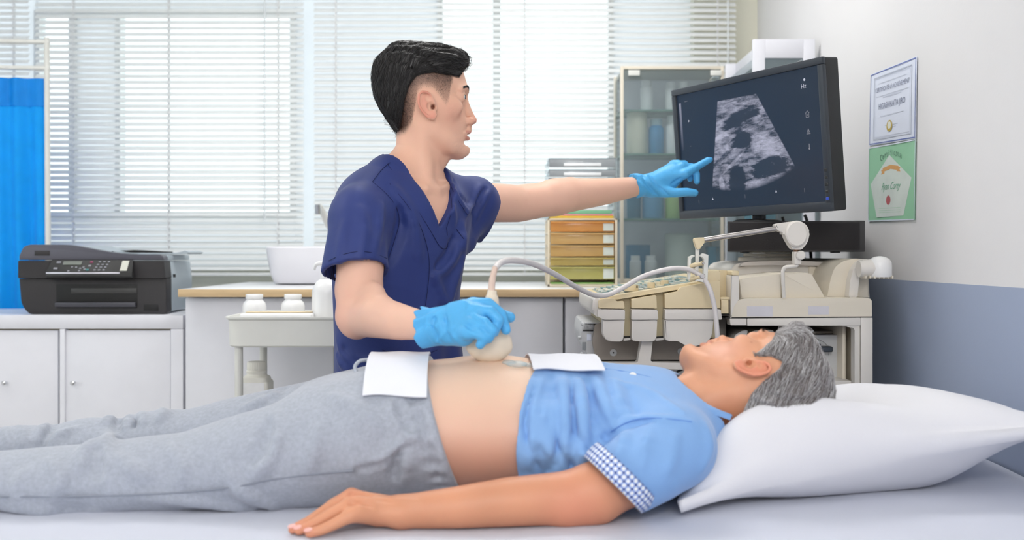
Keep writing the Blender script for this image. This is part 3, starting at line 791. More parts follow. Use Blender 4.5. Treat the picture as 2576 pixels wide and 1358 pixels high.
for (a, b) in ((400, 420), (428, 444), (450, 466)):
    boxo('tray_front', (x0+.005, x1-.006, YD, YD+.003, PZ(b, YD), PZ(a, YD)), mat('smoky_front', (168, 174, 178), .1, alpha=.75, var=.12, vs=9), t, bev=.001)
    boxo('chrome_lip', (x0+.05, x1-.05, YD-.004, YD, PZ(b-2, YD), PZ(b-10, YD)), mat('clear_lip', (235, 238, 240), .1), t, bev=.001)
zf = za+.0005
for i, (c, lab, tk, ox) in enumerate((((226, 190, 60), 'yellow folder lying lowest in the clear trays', .007, 0), ((238, 150, 160), 'pink folder on top of the yellow one in the clear trays', .005, .004), ((130, 190, 150), 'green folder topmost in the clear trays', .012, .012))):
    tag(boxo('folder', (x0+.008+ox, x1-.01-ox*.5, YD+.012, yb-.03, zf, zf+tk), mat('card_%d' % i, c, .6), None, bev=.0008), lab, 'folder', 'coloured folders in the clear trays'); zf += tk+.0006
# ------------------------------------------------------------------ glass cabinets
M_cf = mat('cream_cabinet_frame', (220, 212, 196), .45, var=.01)
M_cg = mat('greenish_glass', (206, 216, 220), .04, alpha=.12, var=.0)
M_sg = mat('shelf_glass', (120, 170, 150), .08, alpha=.6, var=.0)
def vitrine(label, x0, x1, y0, y1, z0, z1, fm, shelves, left_glass=True, fr=.011, cf=None, back=True, topm=None):
    t = thing('display_cabinet', label, 'cabinet', ((x0+x1)/2, (y0+y1)/2, z0))
    cf = cf or fr
    for (a, b) in ((x0, x0+fr), (x1-fr, x1)):
        boxo('stile', (a, b, y0, y0+.018, z0, z1), fm, t, bev=.001)
        boxo('rear_post', (a, b, y1-.012, y1, z0, z1), fm, t, bev=.001)
    boxo('top_panel', (x0+fr, x1-fr, y0, y1, z1-cf, z1), topm or fm, t, bev=.001)
    boxo('base_panel', (x0+fr, x1-fr, y0, y1, z0, z0+.016), fm, t, bev=.001)
    if back: boxo('back_panel', (x0+fr, x1-fr, y1-.008, y1-.001, z0+.016, z1-cf), mat('cabinet_back', (222, 224, 226), .5, transl=.7), t, bev=0)
    for i, z in enumerate(shelves): boxo('shelf', (x0+.006, x1-fr, y0+.03, y1-.012, z-.006, z), M_sg, t, bev=.0005)
    for x in ((x0+.003, x0+.006), (x1-.006, x1-.003)): boxo('side_pane', (x[0], x[1], y0+.018, y1-.012, z0+.016, z1-cf), M_cg, t, bev=0)
    d = boxo('glass_door', (x0+fr, x1-fr, y0+.004, y0+.009, z0+.016, z1-cf), M_cg, t, bev=0)
    return t, d
GZ1 = PZ(166, 3.58)
t, d = vitrine('cream-framed glass medicine cabinet standing on the worktop beside the drawers', PX(1561, 3.58), .7345, 3.58, 3.815, CTZ+.0005, GZ1, M_cf, [PZ(274, 3.6), PZ(385, 3.6), PZ(549, 3.6)])
for px in (1583, 1790): boxo('hinge_block', (PX(px-3, 3.58), PX(px+26 if px < 1700 else px+24, 3.58), 3.573, 3.584, PZ(191, 3.58), PZ(177, 3.58)), M_offw, d, bev=.001)
NX0 = .7365
t, d = vitrine('tall white cabinet with glass side and door standing by the right wall', NX0, .925, 3.155, 3.575, 0.0, PZ(98, 3.155), M_white, [PZ(280, 3.2), PZ(400, 3.2), PZ(560, 3.2), .9, .6], fr=.036, cf=.058)
YV = 3.66
def cyl(name, label, cat, x0, x1, ytop, zb, col, Y=YV, mt=None, cap=None, group='bottles in the medicine cabinet', neck=True):
    a, b = PX(x0, Y), PX(x1, Y); r = (b-a)/2; c = ((a+b)/2, Y+r*0.2, zb+.0004); h = PZ(ytop, Y)-zb
    m = mt or mat('plastic_'+'_'.join(map(str, col)), col, .35, var=.02)
    if cap:
        return lathe_thing(name, label, cat, c, [('body', [(r*.94, 0), (r, .003), (r, h*.74), (r*.8, h*.8), (r*.7, h*.82)], m), ('cap', [(r*.76, h*.82), (r*.8, h*.825), (r*.8, h*.985), (r*.74, h)], mat('plastic_'+'_'.join(map(str, cap)), cap, .35))], group, 28)
    bm = nb(); lathe(bm, [(r*.94, 0), (r, .003), (r, h-.004), (r*.95, h)], c, 28)
    return tag(obj(name, bm, m), label, cat, group)
s1, s2, s3, s4 = PZ(274, 3.6), PZ(385, 3.6), PZ(549, 3.6), CTZ+.0165
wht = (226, 228, 226); crm = (214, 212, 190); blu = (40, 140, 190); tea = (0, 118, 160)
cyl('bottle', 'slim white bottle on the top glass shelf, leftmost', 'bottle', 1612, 1643, 203, s1, wht, cap=wht)
cyl('bottle', 'slim white bottle on the top glass shelf, middle one', 'bottle', 1674, 1702, 208, s1, wht, cap=wht)
cyl('bottle', 'slim white bottle on the top glass shelf, rightmost beside the monitor', 'bottle', 1706, 1734, 206, s1, wht, cap=wht)
cyl('canister', 'wide cream canister on the second glass shelf', 'canister', 1577, 1629, 284, s2, crm)
cyl('bottle', 'blue bottle with a clear top on the second glass shelf', 'bottle', 1632, 1671, 300, s2, blu, cap=(170, 200, 210))
cyl('bottle', 'white bottle on the second glass shelf beside the monitor', 'bottle', 1675, 1706, 292, s2, wht, cap=wht)
cyl('canister', 'dark teal canister behind the gloved wrist on the third shelf', 'canister', 1577, 1613, 440, s3, (44, 120, 150))
cyl('canister', 'blue canister below the gloved hand on the third shelf', 'canister', 1616, 1670, 455, s3, (74, 150, 190))
cyl('canister', 'lime green canister on the third shelf beside the monitor', 'canister', 1674, 1714, 452, s3, (176, 208, 130))
cyl('bottle', 'white small bottle on the cabinet floor, left of the pair', 'bottle', 1584, 1613, 643, s4, wht, Y=3.62, cap=wht)
cyl('bottle', 'white small bottle on the cabinet floor, right of the pair', 'bottle', 1622, 1653, 643, s4, wht, Y=3.62, cap=wht)
tag(boxo('carton', (PX(1578, 3.72), PX(1634, 3.72), 3.70, 3.77, s4+.0004, PZ(616, 3.70)), mat('teal_card', tea, .5), None, bev=.001), 'teal carton behind the two small white bottles', 'box')
cyl('canister', 'large cream canister on the cabinet floor', 'canister', 1674, 1757, 588, s4, (206, 214, 202), Y=3.70)
tag(boxo('carton', (PX(1780, 3.72), PX(1812, 3.72), 3.70, 3.76, s4+.0004, PZ(620, 3.70)), mat('blue_card', (90, 170, 205), .5), None, bev=.001), 'light blue carton at the right end of the cabinet floor', 'box')
bm = nb()
for (y, z0, z1_, c, lab) in ((3.46, PZ(560, 3.2), .18, (70, 170, 200), 'blue box on the lower shelf of the tall white cabinet'), (3.34, .9, .12, (190, 220, 225), 'pale box low in the tall white cabinet')):
    tag(boxo('carton', (.785, .87, y-.05, y+.03, z0+.0004, z0+z1_), mat('card_'+lab[:4].strip(), c, .5), None, bev=.001), lab, 'box')
bm.free()
# ------------------------------------------------------------------ certificates on the right wall
M_paper = mat('certificate_paper', (222, 228, 244), .5, var=.01)
def wall_sheet(name, label, corners, m):
    root = thing(name, label, 'certificate', (WX, corners[0][0], corners[0][1]))
    return root
def wq(px, py):   # point of the wall plane for a picture point
    Y = WX*F/(px-HX); return (Y, PZ(py, Y))
def cert(label, TL, TR, BR, BL, m):
    a, b, c, d = [wq(*q) for q in (TL, TR, BR, BL)]
    root = thing('certificate', label, 'certificate', (WX-.001, (a[0]+b[0])/2, (a[1]+d[1])/2), 'certificates taped to the wall')
    bm = nb()
    def fn(u, v):
        y = (a[0]*(1-u)+b[0]*u)*(1-v)+(d[0]*(1-u)+c[0]*u)*v; z = (a[1]*(1-u)+b[1]*u)*(1-v)+(d[1]*(1-u)+c[1]*u)*v
        return Vector((WX-.0016-.0012*(math.sin(u*7+v*3)*.5+.5), y, z))
    sheet(bm, fn, 16, 16, .0003); obj('sheet', bm, m, root)
    def pt(u, v, l=.0035): p = fn(u, v); p.x = WX-.0031-l*.2; return p
    return root, pt
def flat(name, pts, pt, m, root, l=.001):
    bm = nb(); bm.faces.new([bm.verts.new(pt(u, v, l)) for u, v in pts]); return finish(bm, name, m, root)
def frame_lines(name, u0, v0, u1, v1, w_, pt, m, root, asp=.6):
    bm = nb(); wu = w_*asp; 
    for q in (((u0, v0), (u1, v0), (u1, v0+w_), (u0, v0+w_)), ((u0, v1-w_), (u1, v1-w_), (u1, v1), (u0, v1)), ((u0, v0+w_), (u0+wu, v0+w_), (u0+wu, v1-w_), (u0, v1-w_)), ((u1-wu, v0+w_), (u1, v0+w_), (u1, v1-w_), (u1-wu, v1-w_))):
        bm.faces.new([bm.verts.new(pt(*k)) for k in q])
    return finish(bm, name, m, root)
def wtext(name, s, u, v, size, pt, m, root, sx=1.0, shear=0.0):
    p = pt(u, v, .003)
    e1 = (pt(u+.05, v)-pt(u-.05, v)).normalized(); e2 = (pt(u, v-.05)-pt(u, v+.05)).normalized(); e3 = e1.cross(e2)
    M = Matrix.Translation(p) @ Matrix((e1, e2, e3)).transposed().to_4x4()
    return text_obj(name, s, M, size, m, root, sx=sx, shear=shear)
c1, pt = cert('white certificate with a blue border and gold seal, upper one on the wall', (2193, 188), (2310, 141), (2307, 349), (2189, 367), M_paper)
M_ink = mat('grey_ink', (120, 126, 150), .6); M_inkb = mat('blue_ink', (96, 112, 176), .6); M_inkl = mat('pale_ink', (190, 196, 208), .6)
frame_lines('border', .01, .01, .985, .985, .012, pt, M_inkb, c1); frame_lines('inner_border', .1, .075, .91, .93, .012, pt, M_inkl, c1); frame_lines('inner_border', .13, .10, .88, .90, .005, pt, M_inkl, c1)
wtext('heading', 'CERTIFICATE of ACHIEVEMENT', .5, .26, .0165, pt, M_ink, c1, 1.0)
wtext('name_line', 'HIGASHIKATA JIRO', .5, .49, .021, pt, M_ink, c1, 1.0)
for v, wd in ((.17, .3), (.345, .35), (.37, .2), (.62, .25), (.76, .14), (.79, .1)):
    flat('print_line', ((.5-wd, v), (.5+wd, v), (.5+wd, v+.006), (.5-wd, v+.006)), pt, M_inkl, c1, .0015)
def seal(u, v, ru, rv, name, m, root, pt, k=1.0, wob=0):
    flat(name, [(u+ru*k*math.cos(a)*(1+wob*(i % 2)), v+rv*k*math.sin(a)*(1+wob*(i % 2))) for i, a in enumerate([2*PI*j/36 for j in range(36)])], pt, m, root, .002 if k == 1 else .0035)
M_gold = mat('gold_seal', (206, 176, 70), .35, .5); seal(.46, .775, .062, .075, 'gold_seal', M_gold, c1, pt); seal(.46, .765, .04, .05, 'seal_centre', mat('pale_seal', (226, 226, 214), .5), c1, pt, .99)
c2, pt = cert('green certificate with a pale pentagon and red seal, lower one on the wall', (2189, 372), (2307, 350), (2304, 553), (2187, 557), mat('green_paper', (150, 204, 168), .5, var=.02))
frame_lines('white_edge', 0.0, 0.0, 1.0, 1.0, .014, pt, M_paper, c2)
flat('pentagon', ((.47, .14), (.93, .47), (.78, .94), (.2, .95), (.05, .5)), pt, mat('pale_lilac', (212, 222, 216), .5), c2)
for i, ch in enumerate('Certificate'):
    u = .5+(i-5)*.042; wtext('heading', ch, u, .115+((i-5)/5)**2*.05, .022, pt, mat('dark_green_ink', (90, 130, 110), .6), c2)
wtext('name_line', 'Ryan Corey', .5, .55, .026, pt, mat('green_ink', (120, 180, 150), .6), c2, 1.0, .6)
M_or = mat('orange_ribbon', (214, 160, 96), .5)
flat('ribbon', ((.33, .30), (.5, .27), (.67, .30), (.67, .355), (.5, .325), (.33, .355)), pt, M_or, c2, .002)
flat('ribbon_tail', ((.29, .33), (.36, .32), (.37, .375), (.29, .385), (.31, .355)), pt, M_or, c2, .0015); flat('ribbon_tail', ((.71, .32), (.64, .31), (.63, .365), (.71, .375), (.69, .345)), pt, M_or, c2, .0015)
seal(.46, .73, .045, .058, 'red_seal', mat('red_wax', (184, 90, 96), .5), c2, pt, 1, .12)
for v in (.83, .86, .885): flat('print_line', ((.25, v), (.72, v), (.72, v+.006), (.25, v+.006)), pt, mat('faint_green', (176, 210, 186), .6), c2, .0015)
# ------------------------------------------------------------------ ultrasound machine
M_mb = mat('aged_beige_plastic', (222, 214, 198), .42, var=.02, vs=5, bump=.05, bs=300)
M_mw = mat('light_grey_plastic', (220, 216, 210), .4, var=.015, vs=5, bump=.04, bs=300)
M_my = mat('yellowed_plastic', (224, 208, 172), .42, var=.04, vs=8, bump=.05, bs=300)
M_md = mat('recess_plastic', (196, 184, 150), .5, var=.04, vs=8)
M_mk = mat('dark_gap', (30, 28, 26), .6)
M_mg = mat('warm_grey_case', (150, 142, 134), .45, var=.02)
M_mgl = mat('pale_grey_case', (198, 200, 202), .35, var=.02)
M_scr = mat('screw_metal', (190, 186, 184), .25, .9)
YN = 2.40
um = thing('ultrasound_machine', 'beige ultrasound machine on a cart with a sloping console, behind the patient\'s head', 'medical machine', (PX(1850, 2.65), 2.65, 0))
def pz(pts, Y=YN): return [(PX(x, Y), PZ(y, Y)) for x, y in pts]
def slab(name, pts, y0, y1, m, rad=.003, bev=.002, parent=um, Yp=None):
    bm = nb(); prism(bm, rpoly(pz(pts, Yp or y0), rad), y0, y1, bev, 2); return obj(name, bm, m, parent)
N = YN
# --- console
slab('console_body', [(1509, 752), (1530, 752), (1810, 700), (1812, 852), (1660, 850), (1530, 846), (1522, 800), (1509, 792)], N+.030, 2.86, M_md, [.004]*8, .003, Yp=N)
# sloping top
def ctop(u, v, dz=0.0):
    x = PX(1503, N)+(PX(1808, N)-PX(1503, N))*u; y = N+.008+(2.875-N-.008)*v
    z = PZ(751, N)+(PZ(701, N)-PZ(751, N))*u+.004*v
    return Vector((x, y, z+dz))
bm = nb(); g = sheet(bm, lambda u, v: ctop(u, v), 6, 6, .010); obj('console_top', bm, M_my, um)
bm = nb(); g = sheet(bm, lambda u, v: ctop(.07+.83*u, .10+.80*v, .0008), 4, 4, .002); kb = obj('key_panel', bm, mat('teal_grey_panel', (150, 168, 166), .4, var=.12, vs=60), um)
rs = random.Random(3)
for i in range(14):
    for j in range(9):
        u, v = .11+.055*i, .14+.082*j
        if rs.random() < .25: continue
        c = ctop(u, v, .0035)
        boxo('key', (c.x-.0065, c.x+.0065, c.y-.014, c.y+.014, c.z-.004, c.z+.0005), mat(*rs.choice([('key_pale', (206, 208, 200), .4), ('key_teal', (130, 160, 160), .4), ('key_ivory', (222, 214, 190), .4)])), kb, bev=.001, seg=1)
for (px, py, r, h, Y) in ((1546, 737, .010, .005, 2.46), (1588, 724, .0175, .016, 2.46), (1638, 714, .0095, .0135, 2.46), (1657, 709, .008, .008, 2.52), (1672, 706, .0098, .0125, 2.47)):
    p = P(px, py, Y); u = (p.x-PX(1503, N))/(PX(1808, N)-PX(1503, N)); z = ctop(u, .3).z
    bm = nb(); lathe(bm, [(r, 0), (r*.96, h*.8), (r*.88, h)], (p.x, Y, z), 28); obj('knob', bm, M_my, um)
bm = nb(); box(bm, PX(1600, 2.45), PX(1603, 2.45), 2.441, 2.443, PZ(724, 2.45), PZ(718, 2.45)); obj('knob_mark', bm, M_mk, um)
# palm rest bar (left end)
bm = nb(); pr = rpoly([(PX(1505, N)-.012, PZ(750, N)), (PX(1505, N)+.006, PZ(750, N)), (PX(1505, N)+.006, PZ(799, N)), (PX(1505, N)-.004, PZ(797, N)), (PX(1505, N)-.014, PZ(785, N))], .006)
prism(bm, pr, N+.004, 2.88, .004, 3); obj('palm_rest', bm, M_mw, um)
# three transducer holder blocks: upper cap, middle band, lower cup
def blk(names, up, mid, low, y0=N-.006):
    slab(names, up, y0, N+.045, M_my, .002, .002, Yp=N)
    slab('holder_band', mid, y0-.004, N+.045, M_mw, .002, .002, Yp=N)
    slab('holder_cup', low, y0+.002, N+.045, M_mw, [.001, .001]+[.008]*(len(low)-2), .003, Yp=N)
blk('holder_cap', [(1505, 756), (1514, 752), (1545, 750), (1549, 758), (1568, 757), (1571, 776), (1505, 775)], [(1503, 777), (1571, 778), (1571, 803), (1519, 803), (1503, 796)], [(1517, 804), (1571, 804), (1567, 859), (1528, 858), (1517, 845)])
blk('holder_cap', [(1588, 752), (1650, 742), (1652, 775), (1588, 775)], [(1588, 777), (1653, 778), (1655, 803), (1587, 803)], [(1589, 804), (1653, 804), (1650, 858), (1589, 858)])
blk('holder_cap', [(1672, 739), (1703, 733), (1711, 722), (1809, 704), (1811, 775), (1672, 775)], [(1672, 777), (1811, 777), (1814, 803), (1671, 803)], [(1671, 804), (1794, 804), (1790, 848), (1770, 866), (1742, 871), (1722, 868), (1706, 857), (1672, 857)])
for a, b in ((1571, 1588), (1653, 1672)):
    slab('gap_shadow_slot', [(a, 849), (b, 847), (b, 852), (a, 854)], N+.022, N+.032, M_mk, .0005, .0004, Yp=N)
    slab('gap_lip', [(a, 853), (b, 851), (b, 857), (a, 859)], N+.018, N+.04, M_mw, .0005, .0005, Yp=N)
# corner block and cup slot
slab('corner_block', [(1780, 681), (1811, 681), (1811, 712), (1780, 716)], N-.004, N+.06, M_my, .002, .002, Yp=N)
slab('slot_back', [(1812, 681), (1840, 681), (1840, 798), (1812, 798)], N+.05, N+.40, M_my, .001, .001, Yp=N)
slab('slot_post', [(1838, 693), (1858, 693), (1859, 752), (1846, 770), (1838, 800)], N-.002, N+.06, M_mw, .001, .002, Yp=N)
slab('slot_post_cap', [(1840, 681), (1858, 681), (1858, 692), (1840, 692)], N-.004, N+.06, M_my, .002, .002, Yp=N)
bm = nb()
for (a, b, c, d) in ((1813, 1837, 754, 748), (1815, 1834, 789, 754)):
    box(bm, PX(a, N), PX(b, N), N+.004, N+.045, PZ(c, N), PZ(d, N), .0015)
obj('gel_cup', bm, M_my, um)
slab('slot_gap', [(1812, 791), (1838, 791), (1838, 795), (1812, 795)], N+.01, N+.05, M_mk, .0005, .0004, Yp=N)
# --- deck
dk = slab('deck', [(1838, 798), (1839, 778), (1848, 762), (1862, 753), (1880, 751), (2180, 749), (2193, 752), (2194, 796)], N, 2.95, M_mb, [.001, .004, .006, .006, .003, .002, .004, .001], .003)
slab('deck_gap', [(1825, 798), (2193, 797), (2193, 800), (1825, 801)], N+.004, 2.94, M_mk, .0003, .0003)
slab('rail_left', [(1836, 801), (1878, 801), (1878, 818), (1838, 818)], N, N+.04, M_mw, .001, .001)
slab('rail_top', [(1880, 801), (2165, 799), (2165, 819), (1880, 819)], N, N+.04, M_mw, .001, .001)
slab('corner_post', [(2166, 799), (2195, 799), (2195, 1160), (2166, 1160)], N, N+.05, M_mw, .001, .001)
slab('corner_post', [(2130, 819), (2163, 819), (2163, 1160), (2150, 1160), (2150, 830), (2146, 824), (2130, 822)], N+.004, N+.03, M_mw, .001, .001)
boxo('side_panel', (PX(2166, N), PX(2194, N), N+.051, 2.93, .12, PZ(801, N)), M_mb, um)
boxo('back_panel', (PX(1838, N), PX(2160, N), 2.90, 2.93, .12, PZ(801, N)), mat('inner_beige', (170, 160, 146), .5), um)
boxo('inner_wall', (PX(2118, N)+.02, PX(2128, N)+.02, N+.06, 2.89, .2, PZ(820, N)), M_mb, um)
boxo('shelf_board', (PX(1640, N), PX(2150, N), N+.02, 2.89, PZ(960, N)-.02, PZ(960, N)), M_mw, um)
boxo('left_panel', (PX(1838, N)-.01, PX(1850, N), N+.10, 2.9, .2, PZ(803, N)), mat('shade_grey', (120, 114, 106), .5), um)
boxo('cart_base', (PX(1500, N), PX(2190, N), N+.01, 2.92, .11, .22), M_mb, um, bev=.01)
for x in (PX(1530, N), PX(2150, N)):
    for y in (N+.08, 2.85):
        bm = nb(); disc(bm, (x, y, .052), (1, 0, 0), .05, .03, 24, .006); box(bm, x-.012, x+.012, y-.012, y+.012, .06, .12); obj('castor', bm, mat('grey_castor', (90, 90, 92), .5), um)
for (a, b, c, d) in ((1879, 1944, 770, 797), (2033, 2085, 770, 792)):
    boxo('blank_sticker', (PX(a, N), PX(b, N), N-.0006, N+.0002, PZ(d-1, N), PZ(c, N)), mat('lilac_grey_sticker', (208, 206, 212), .5), dk, bev=0)
# white unit inside the cart bay
YI = 2.50
w_ = slab('bay_unit', [(1925, 842), (2112, 843), (2119, 850), (2119, 960), (1925, 960)], YI, 2.85, M_mgl, .002, .002)
boxo('bay_unit_top', (PX(1940, YI), PX(2110, YI), YI+.03, 2.8, PZ(842, YI), PZ(835, YI)), mat('unit_lid', (160, 152, 140), .5), w_)
bm = nb(); bm2 = [P(2040+46*math.cos(a), 884-33*math.sin(a), YI-.001) for a in np.linspace(-.3, 2.2, 16)]; tube(bm, bm2, .0008, 6); obj('round_groove', bm, mat('groove_grey', (150, 150, 152), .5), w_)
bm = nb(); box(bm, PX(2050, YI), PX(2087, YI), YI-.03, YI-.004, PZ(883, YI), PZ(869, YI), .004, 3); box(bm, PX(2048, YI), PX(2060, YI), YI-.02, YI+.001, PZ(880, YI), PZ(862, YI), .003); obj('lever', bm, mat('slate_lever', (58, 66, 76), .4), w_)
# curved inner fairings under the rail
slab('bay_fairing', [(1842, 860), (1850, 842), (1866, 832), (1882, 830), (1876, 850), (1874, 880), (1842, 880)], N+.06, 2.7, M_mw, .004, .002)
slab('bay_fairing', [(1882, 842), (1890, 834), (1902, 831), (1946, 830), (1946, 880), (1882, 880)], N+.07, 2.7, M_mb, .004, .002)
# --- upper block on the deck
slab('housing_left', [(1862, 751), (1861, 703), (1882, 698), (1966, 689), (1968, 751)], N+.02, 2.85, M_mb, [0, .004, .004, .003, 0], .004)
slab('housing_right', [(1969, 751), (1969, 688), (2032, 686), (2042, 690), (2077, 749)], N+.016, 2.85, M_mb, [0, .002, .003, .003, 0], .002)
# round swivel base behind
YW = 2.62
sw = slab('swivel_base', [(1838, 700), (1840, 676), (1850, 664), (1880, 658), (1985, 656), (2080, 660), (2131, 668), (2126, 700), (2118, 748), (1840, 748)], YW, 2.93, M_mw, [.001, .004, .006, .004, .004, .004, .002, .002, 0, 0], .006)
slab('swivel_skirt', [(2034, 670), (2108, 676), (2108, 738), (2072, 738), (2034, 690)], YW-.006, YW+.01, M_mb, .002, .0015, parent=sw, Yp=YW)
slab('swivel_hood', [(1856, 672), (1862, 662), (1880, 658), (1985, 655), (2080, 659), (2131, 668), (2129, 679), (2060, 669), (1985, 666), (1880, 668)], YW-.016, YW+.02, mat('hood_grey', (196, 190, 184), .4), .002, .002, parent=sw, Yp=YW)
bm = nb(); cx = PX(1940, 2.74)
for (r, a, b) in ((.082, 659, 647), (.068, 646, 637), (.058, 636, 628)):
    lathe(bm, [(r-.002, PZ(a, 2.66)), (r, PZ(a, 2.66)+.002), (r, PZ(b, 2.66)-.002), (r-.002, PZ(b, 2.66))], (cx, 2.76, 0), 48)
obj('turntable', bm, M_mb, um)
# right column with lamp-like grip
slab('rear_column', [(2080, 748), (2090, 700), (2100, 672), (2120, 657), (2150, 650), (2176, 652), (2184, 664), (2190, 750)], N+.06, 2.90, M_mb, [0, .01, .01, .01, .006, .006, .003, 0], .006)
slab('column_cheek', [(2135, 748), (2139, 706), (2146, 680), (2158, 662), (2172, 652), (2184, 652), (2174, 670), (2162, 700), (2157, 748)], N+.03, N+.06, M_mw, .003, .003)
g = Matrix
bm = nb(); y = 2.405
rings = tube(bm, [P(2160, 676, y), P(2185, 675, y), P(2212, 674, y)], [.0195, .021, .0225], 24)
obj('grip_arm', bm, M_mw, um)
bm = nb(); c = P(2213, 675, y); lathe(bm, [(.0255, -.020), (.0275, -.016), (.0275, .004), (.0265, .014), (.0215, .022), (.012, .027), (.003, .0285)], c, 36); gp = obj('grip_cap', bm, M_plw, um)
for i in range(7):
    q = P(2172+11*i, 696, y); bm = nb(); box(bm, q.x-.0018, q.x+.0018, q.y-.02, q.y+.02, q.z-.004, q.z+.003, .001); obj('grip_rib', bm, M_mb, gp)
# --- thermal printer under the console
YB2 = 2.52
pr_ = slab('film_printer_case', [(1497, 817), (1512, 812), (1740, 812), (1740, 907), (1500, 905), (1490, 860)], YB2, 2.86, M_mg, [.004, .004, 0, 0, .004, .01], .003)
slab('film_printer_front', [(1468, 812), (1497, 818), (1497, 905), (1480, 895), (1466, 870), (1462, 840)], YB2+.02, 2.84, M_mgl, [.003, 0, 0, .004, .01, .006], .003, parent=pr_, Yp=YB2+.02)
slab('film_printer_lid', [(1472, 811), (1512, 811), (1512, 813), (1472, 814)], YB2+.01, 2.85, M_mgl, .0005, .0005, parent=pr_, Yp=YB2+.02)
for (a, b, c, d, m, nm) in ((1470, 1495, 817, 829, mat('vent_grey', (170, 172, 174), .4, var=.2, vs=200), 'vent'), (1468, 1494, 831, 834, M_mk, 'slot'), (1478, 1489, 842, 858, M_paper, 'sticker'), (1466, 1476, 862, 882, mat('mid_grey', (140, 146, 150), .5), 'window')):
    boxo(nm, (PX(a, YB2), PX(b, YB2), YB2+.0165, YB2+.0205, PZ(d, YB2), PZ(c, YB2)), m, pr_, bev=.0003)
for px, py in ((1543, 887), (1713, 884)):
    bm = nb(); disc(bm, P(px, py, YB2-.001), (0, -1, 0), .0085, .002, 28, .0006); disc(bm, P(px, py, YB2-.003), (0, -1, 0), .005, .003, 20, .0006); s_ = obj('screw_cap', bm, M_mgl, pr_)
    bm = nb(); disc(bm, P(px, py, YB2-.005), (0, -1, 0), .002, .001, 12); obj('screw', bm, M_mk, s_)
for px, py in ((1466, 815), (1458, 849), (1464, 889)):
    bm = nb(); disc(bm, P(px, py, YB2+.04), (1, 0, 0), .004, .008, 12, .001); obj('button', bm, M_mgl, pr_)
slab('under_gap', [(1500, 907), (1740, 908), (1740, 911), (1500, 911)], YB2, 2.85, M_mk, .0005, .0004)
slab('arm_bracket', [(1612, 858), (1642, 858), (1637, 905), (1638, 911), (1730, 912), (1730, 930), (1500, 926), (1490, 912), (1604, 912)], N+.03, N+.06, M_mw, [.001, .001, .002, .004, 0, 0, 0, 0, .002], .002)
slab('lower_panel', [(1600, 930), (1740, 930), (1740, 1100), (1560, 1100), (1560, 930)], N+.10, 2.85, M_mgl, .001, .001)
bm = nb(); tube(bm, smooth_path([P(1730, 925, N+.07), P(1706, 934, N+.065), P(1692, 950, N+.06), P(1684, 975, N+.06), P(1680, 1010, N+.06)], 6), .0028, 10); obj('black_cable', bm, M_black, um)
# --- cable holder arm
YA = 2.38
bm = nb(); tube(bm, [P(1762, 604.5, YA-.01), P(1958, 574, YA-.01)], .0062, 18); obj('steel_rod', bm, mat('brushed_steel', (176, 172, 170), .28, .85, var=.08, vs=20), um)
# elbow and joint disc
hd = slab('joint_housing', [(1943, 565), (1954, 562), (1990, 557), (2008, 557), (2022, 566), (2031, 585), (2026, 606), (2021, 615), (2010, 628), (1990, 628), (1984, 622), (1978, 612), (1971, 600), (1966, 586), (1958, 583), (1950, 580)], YA-.022, YA+.004, M_mw, [.002, .001, .006, .006, .008, .008, .006, .003, .002, .002, .002, .003, .006, .006, .002, .002], .003, Yp=YA)
bm = nb(); q = P(2003, 588, YA-.026)
disc(bm, q, (0, -1, 0), .0245, .014, 40, .003); o = obj('joint_disc', bm, M_mw, hd)
for v in o.data.vertices: v.co.z = q.z+(v.co.z-q.z)*1.22
bm = nb(); disc(bm, P(1965, 583, YA-.022), (0, -1, 0), .0018, .002, 12); obj('screw', bm, M_scr, hd)
slab('joint_foot', [(1994, 633), (2012, 633), (2011, 664), (1995, 664)], YA-.014, YA+.006, M_mw, .001, .001, Yp=YA)
bm = nb(); tube(bm, [P(2003, 626, YA-.004), P(2003, 636, YA-.004)], .007, 14); obj('pivot_pin', bm, mat('bronze_pin', (130, 100, 80), .4, .7), um)
bm = nb(); disc(bm, P(2014, 642, YA-.018), (0, -1, 0), .0105, .010, 28, .002); obj('thumb_wheel', bm, M_mw, um)
bm = nb(); tube(bm, smooth_path([P(2004, 664, YA-.004), P(2004, 668, YA-.004), P(1992, 670, YA-.004), P(1976, 672, YA-.002), P(1970, 680, YA), P(1969, 692, YA), P(1972, 748, YA+.01)], 5), .0042, 12); obj('support_rod', bm, M_mw, um)
# rod end with forked bracket
slab('rod_end', [(1742, 601), (1748, 598), (1768, 597), (1769, 611), (1762, 616), (1760, 625), (1750, 628), (1745, 612)], YA-.018, YA+.002, M_my, [.003, .002, .002, .001, .003, .003, .003, .003], .002, Yp=YA)
slab('bracket_stem', [(1748, 620), (1758, 620), (1757, 650), (1754, 707), (1746, 706), (1748, 660)], YA-.009, YA-.005, M_offw, .001, .001, Yp=YA)
def strip(pts): bm = nb(); prism(bm, rpoly(pz(pts, YA), .001), YA-.03, YA-.026, .0008); return bm
br = slab('bracket_plate', [(1762, 637), (1776, 641), (1774, 700), (1771, 711), (1744, 706), (1754, 700), (1764, 702), (1765, 650), (1756, 644)], YA-.03, YA-.012, M_offw, .001, .0012, Yp=YA)
slab('bracket_plate', [(1732, 646), (1745, 641), (1748, 644), (1738, 650), (1736, 700), (1745, 706), (1730, 704)], YA-.004, YA+.012, M_offw, .001, .0012, Yp=YA)
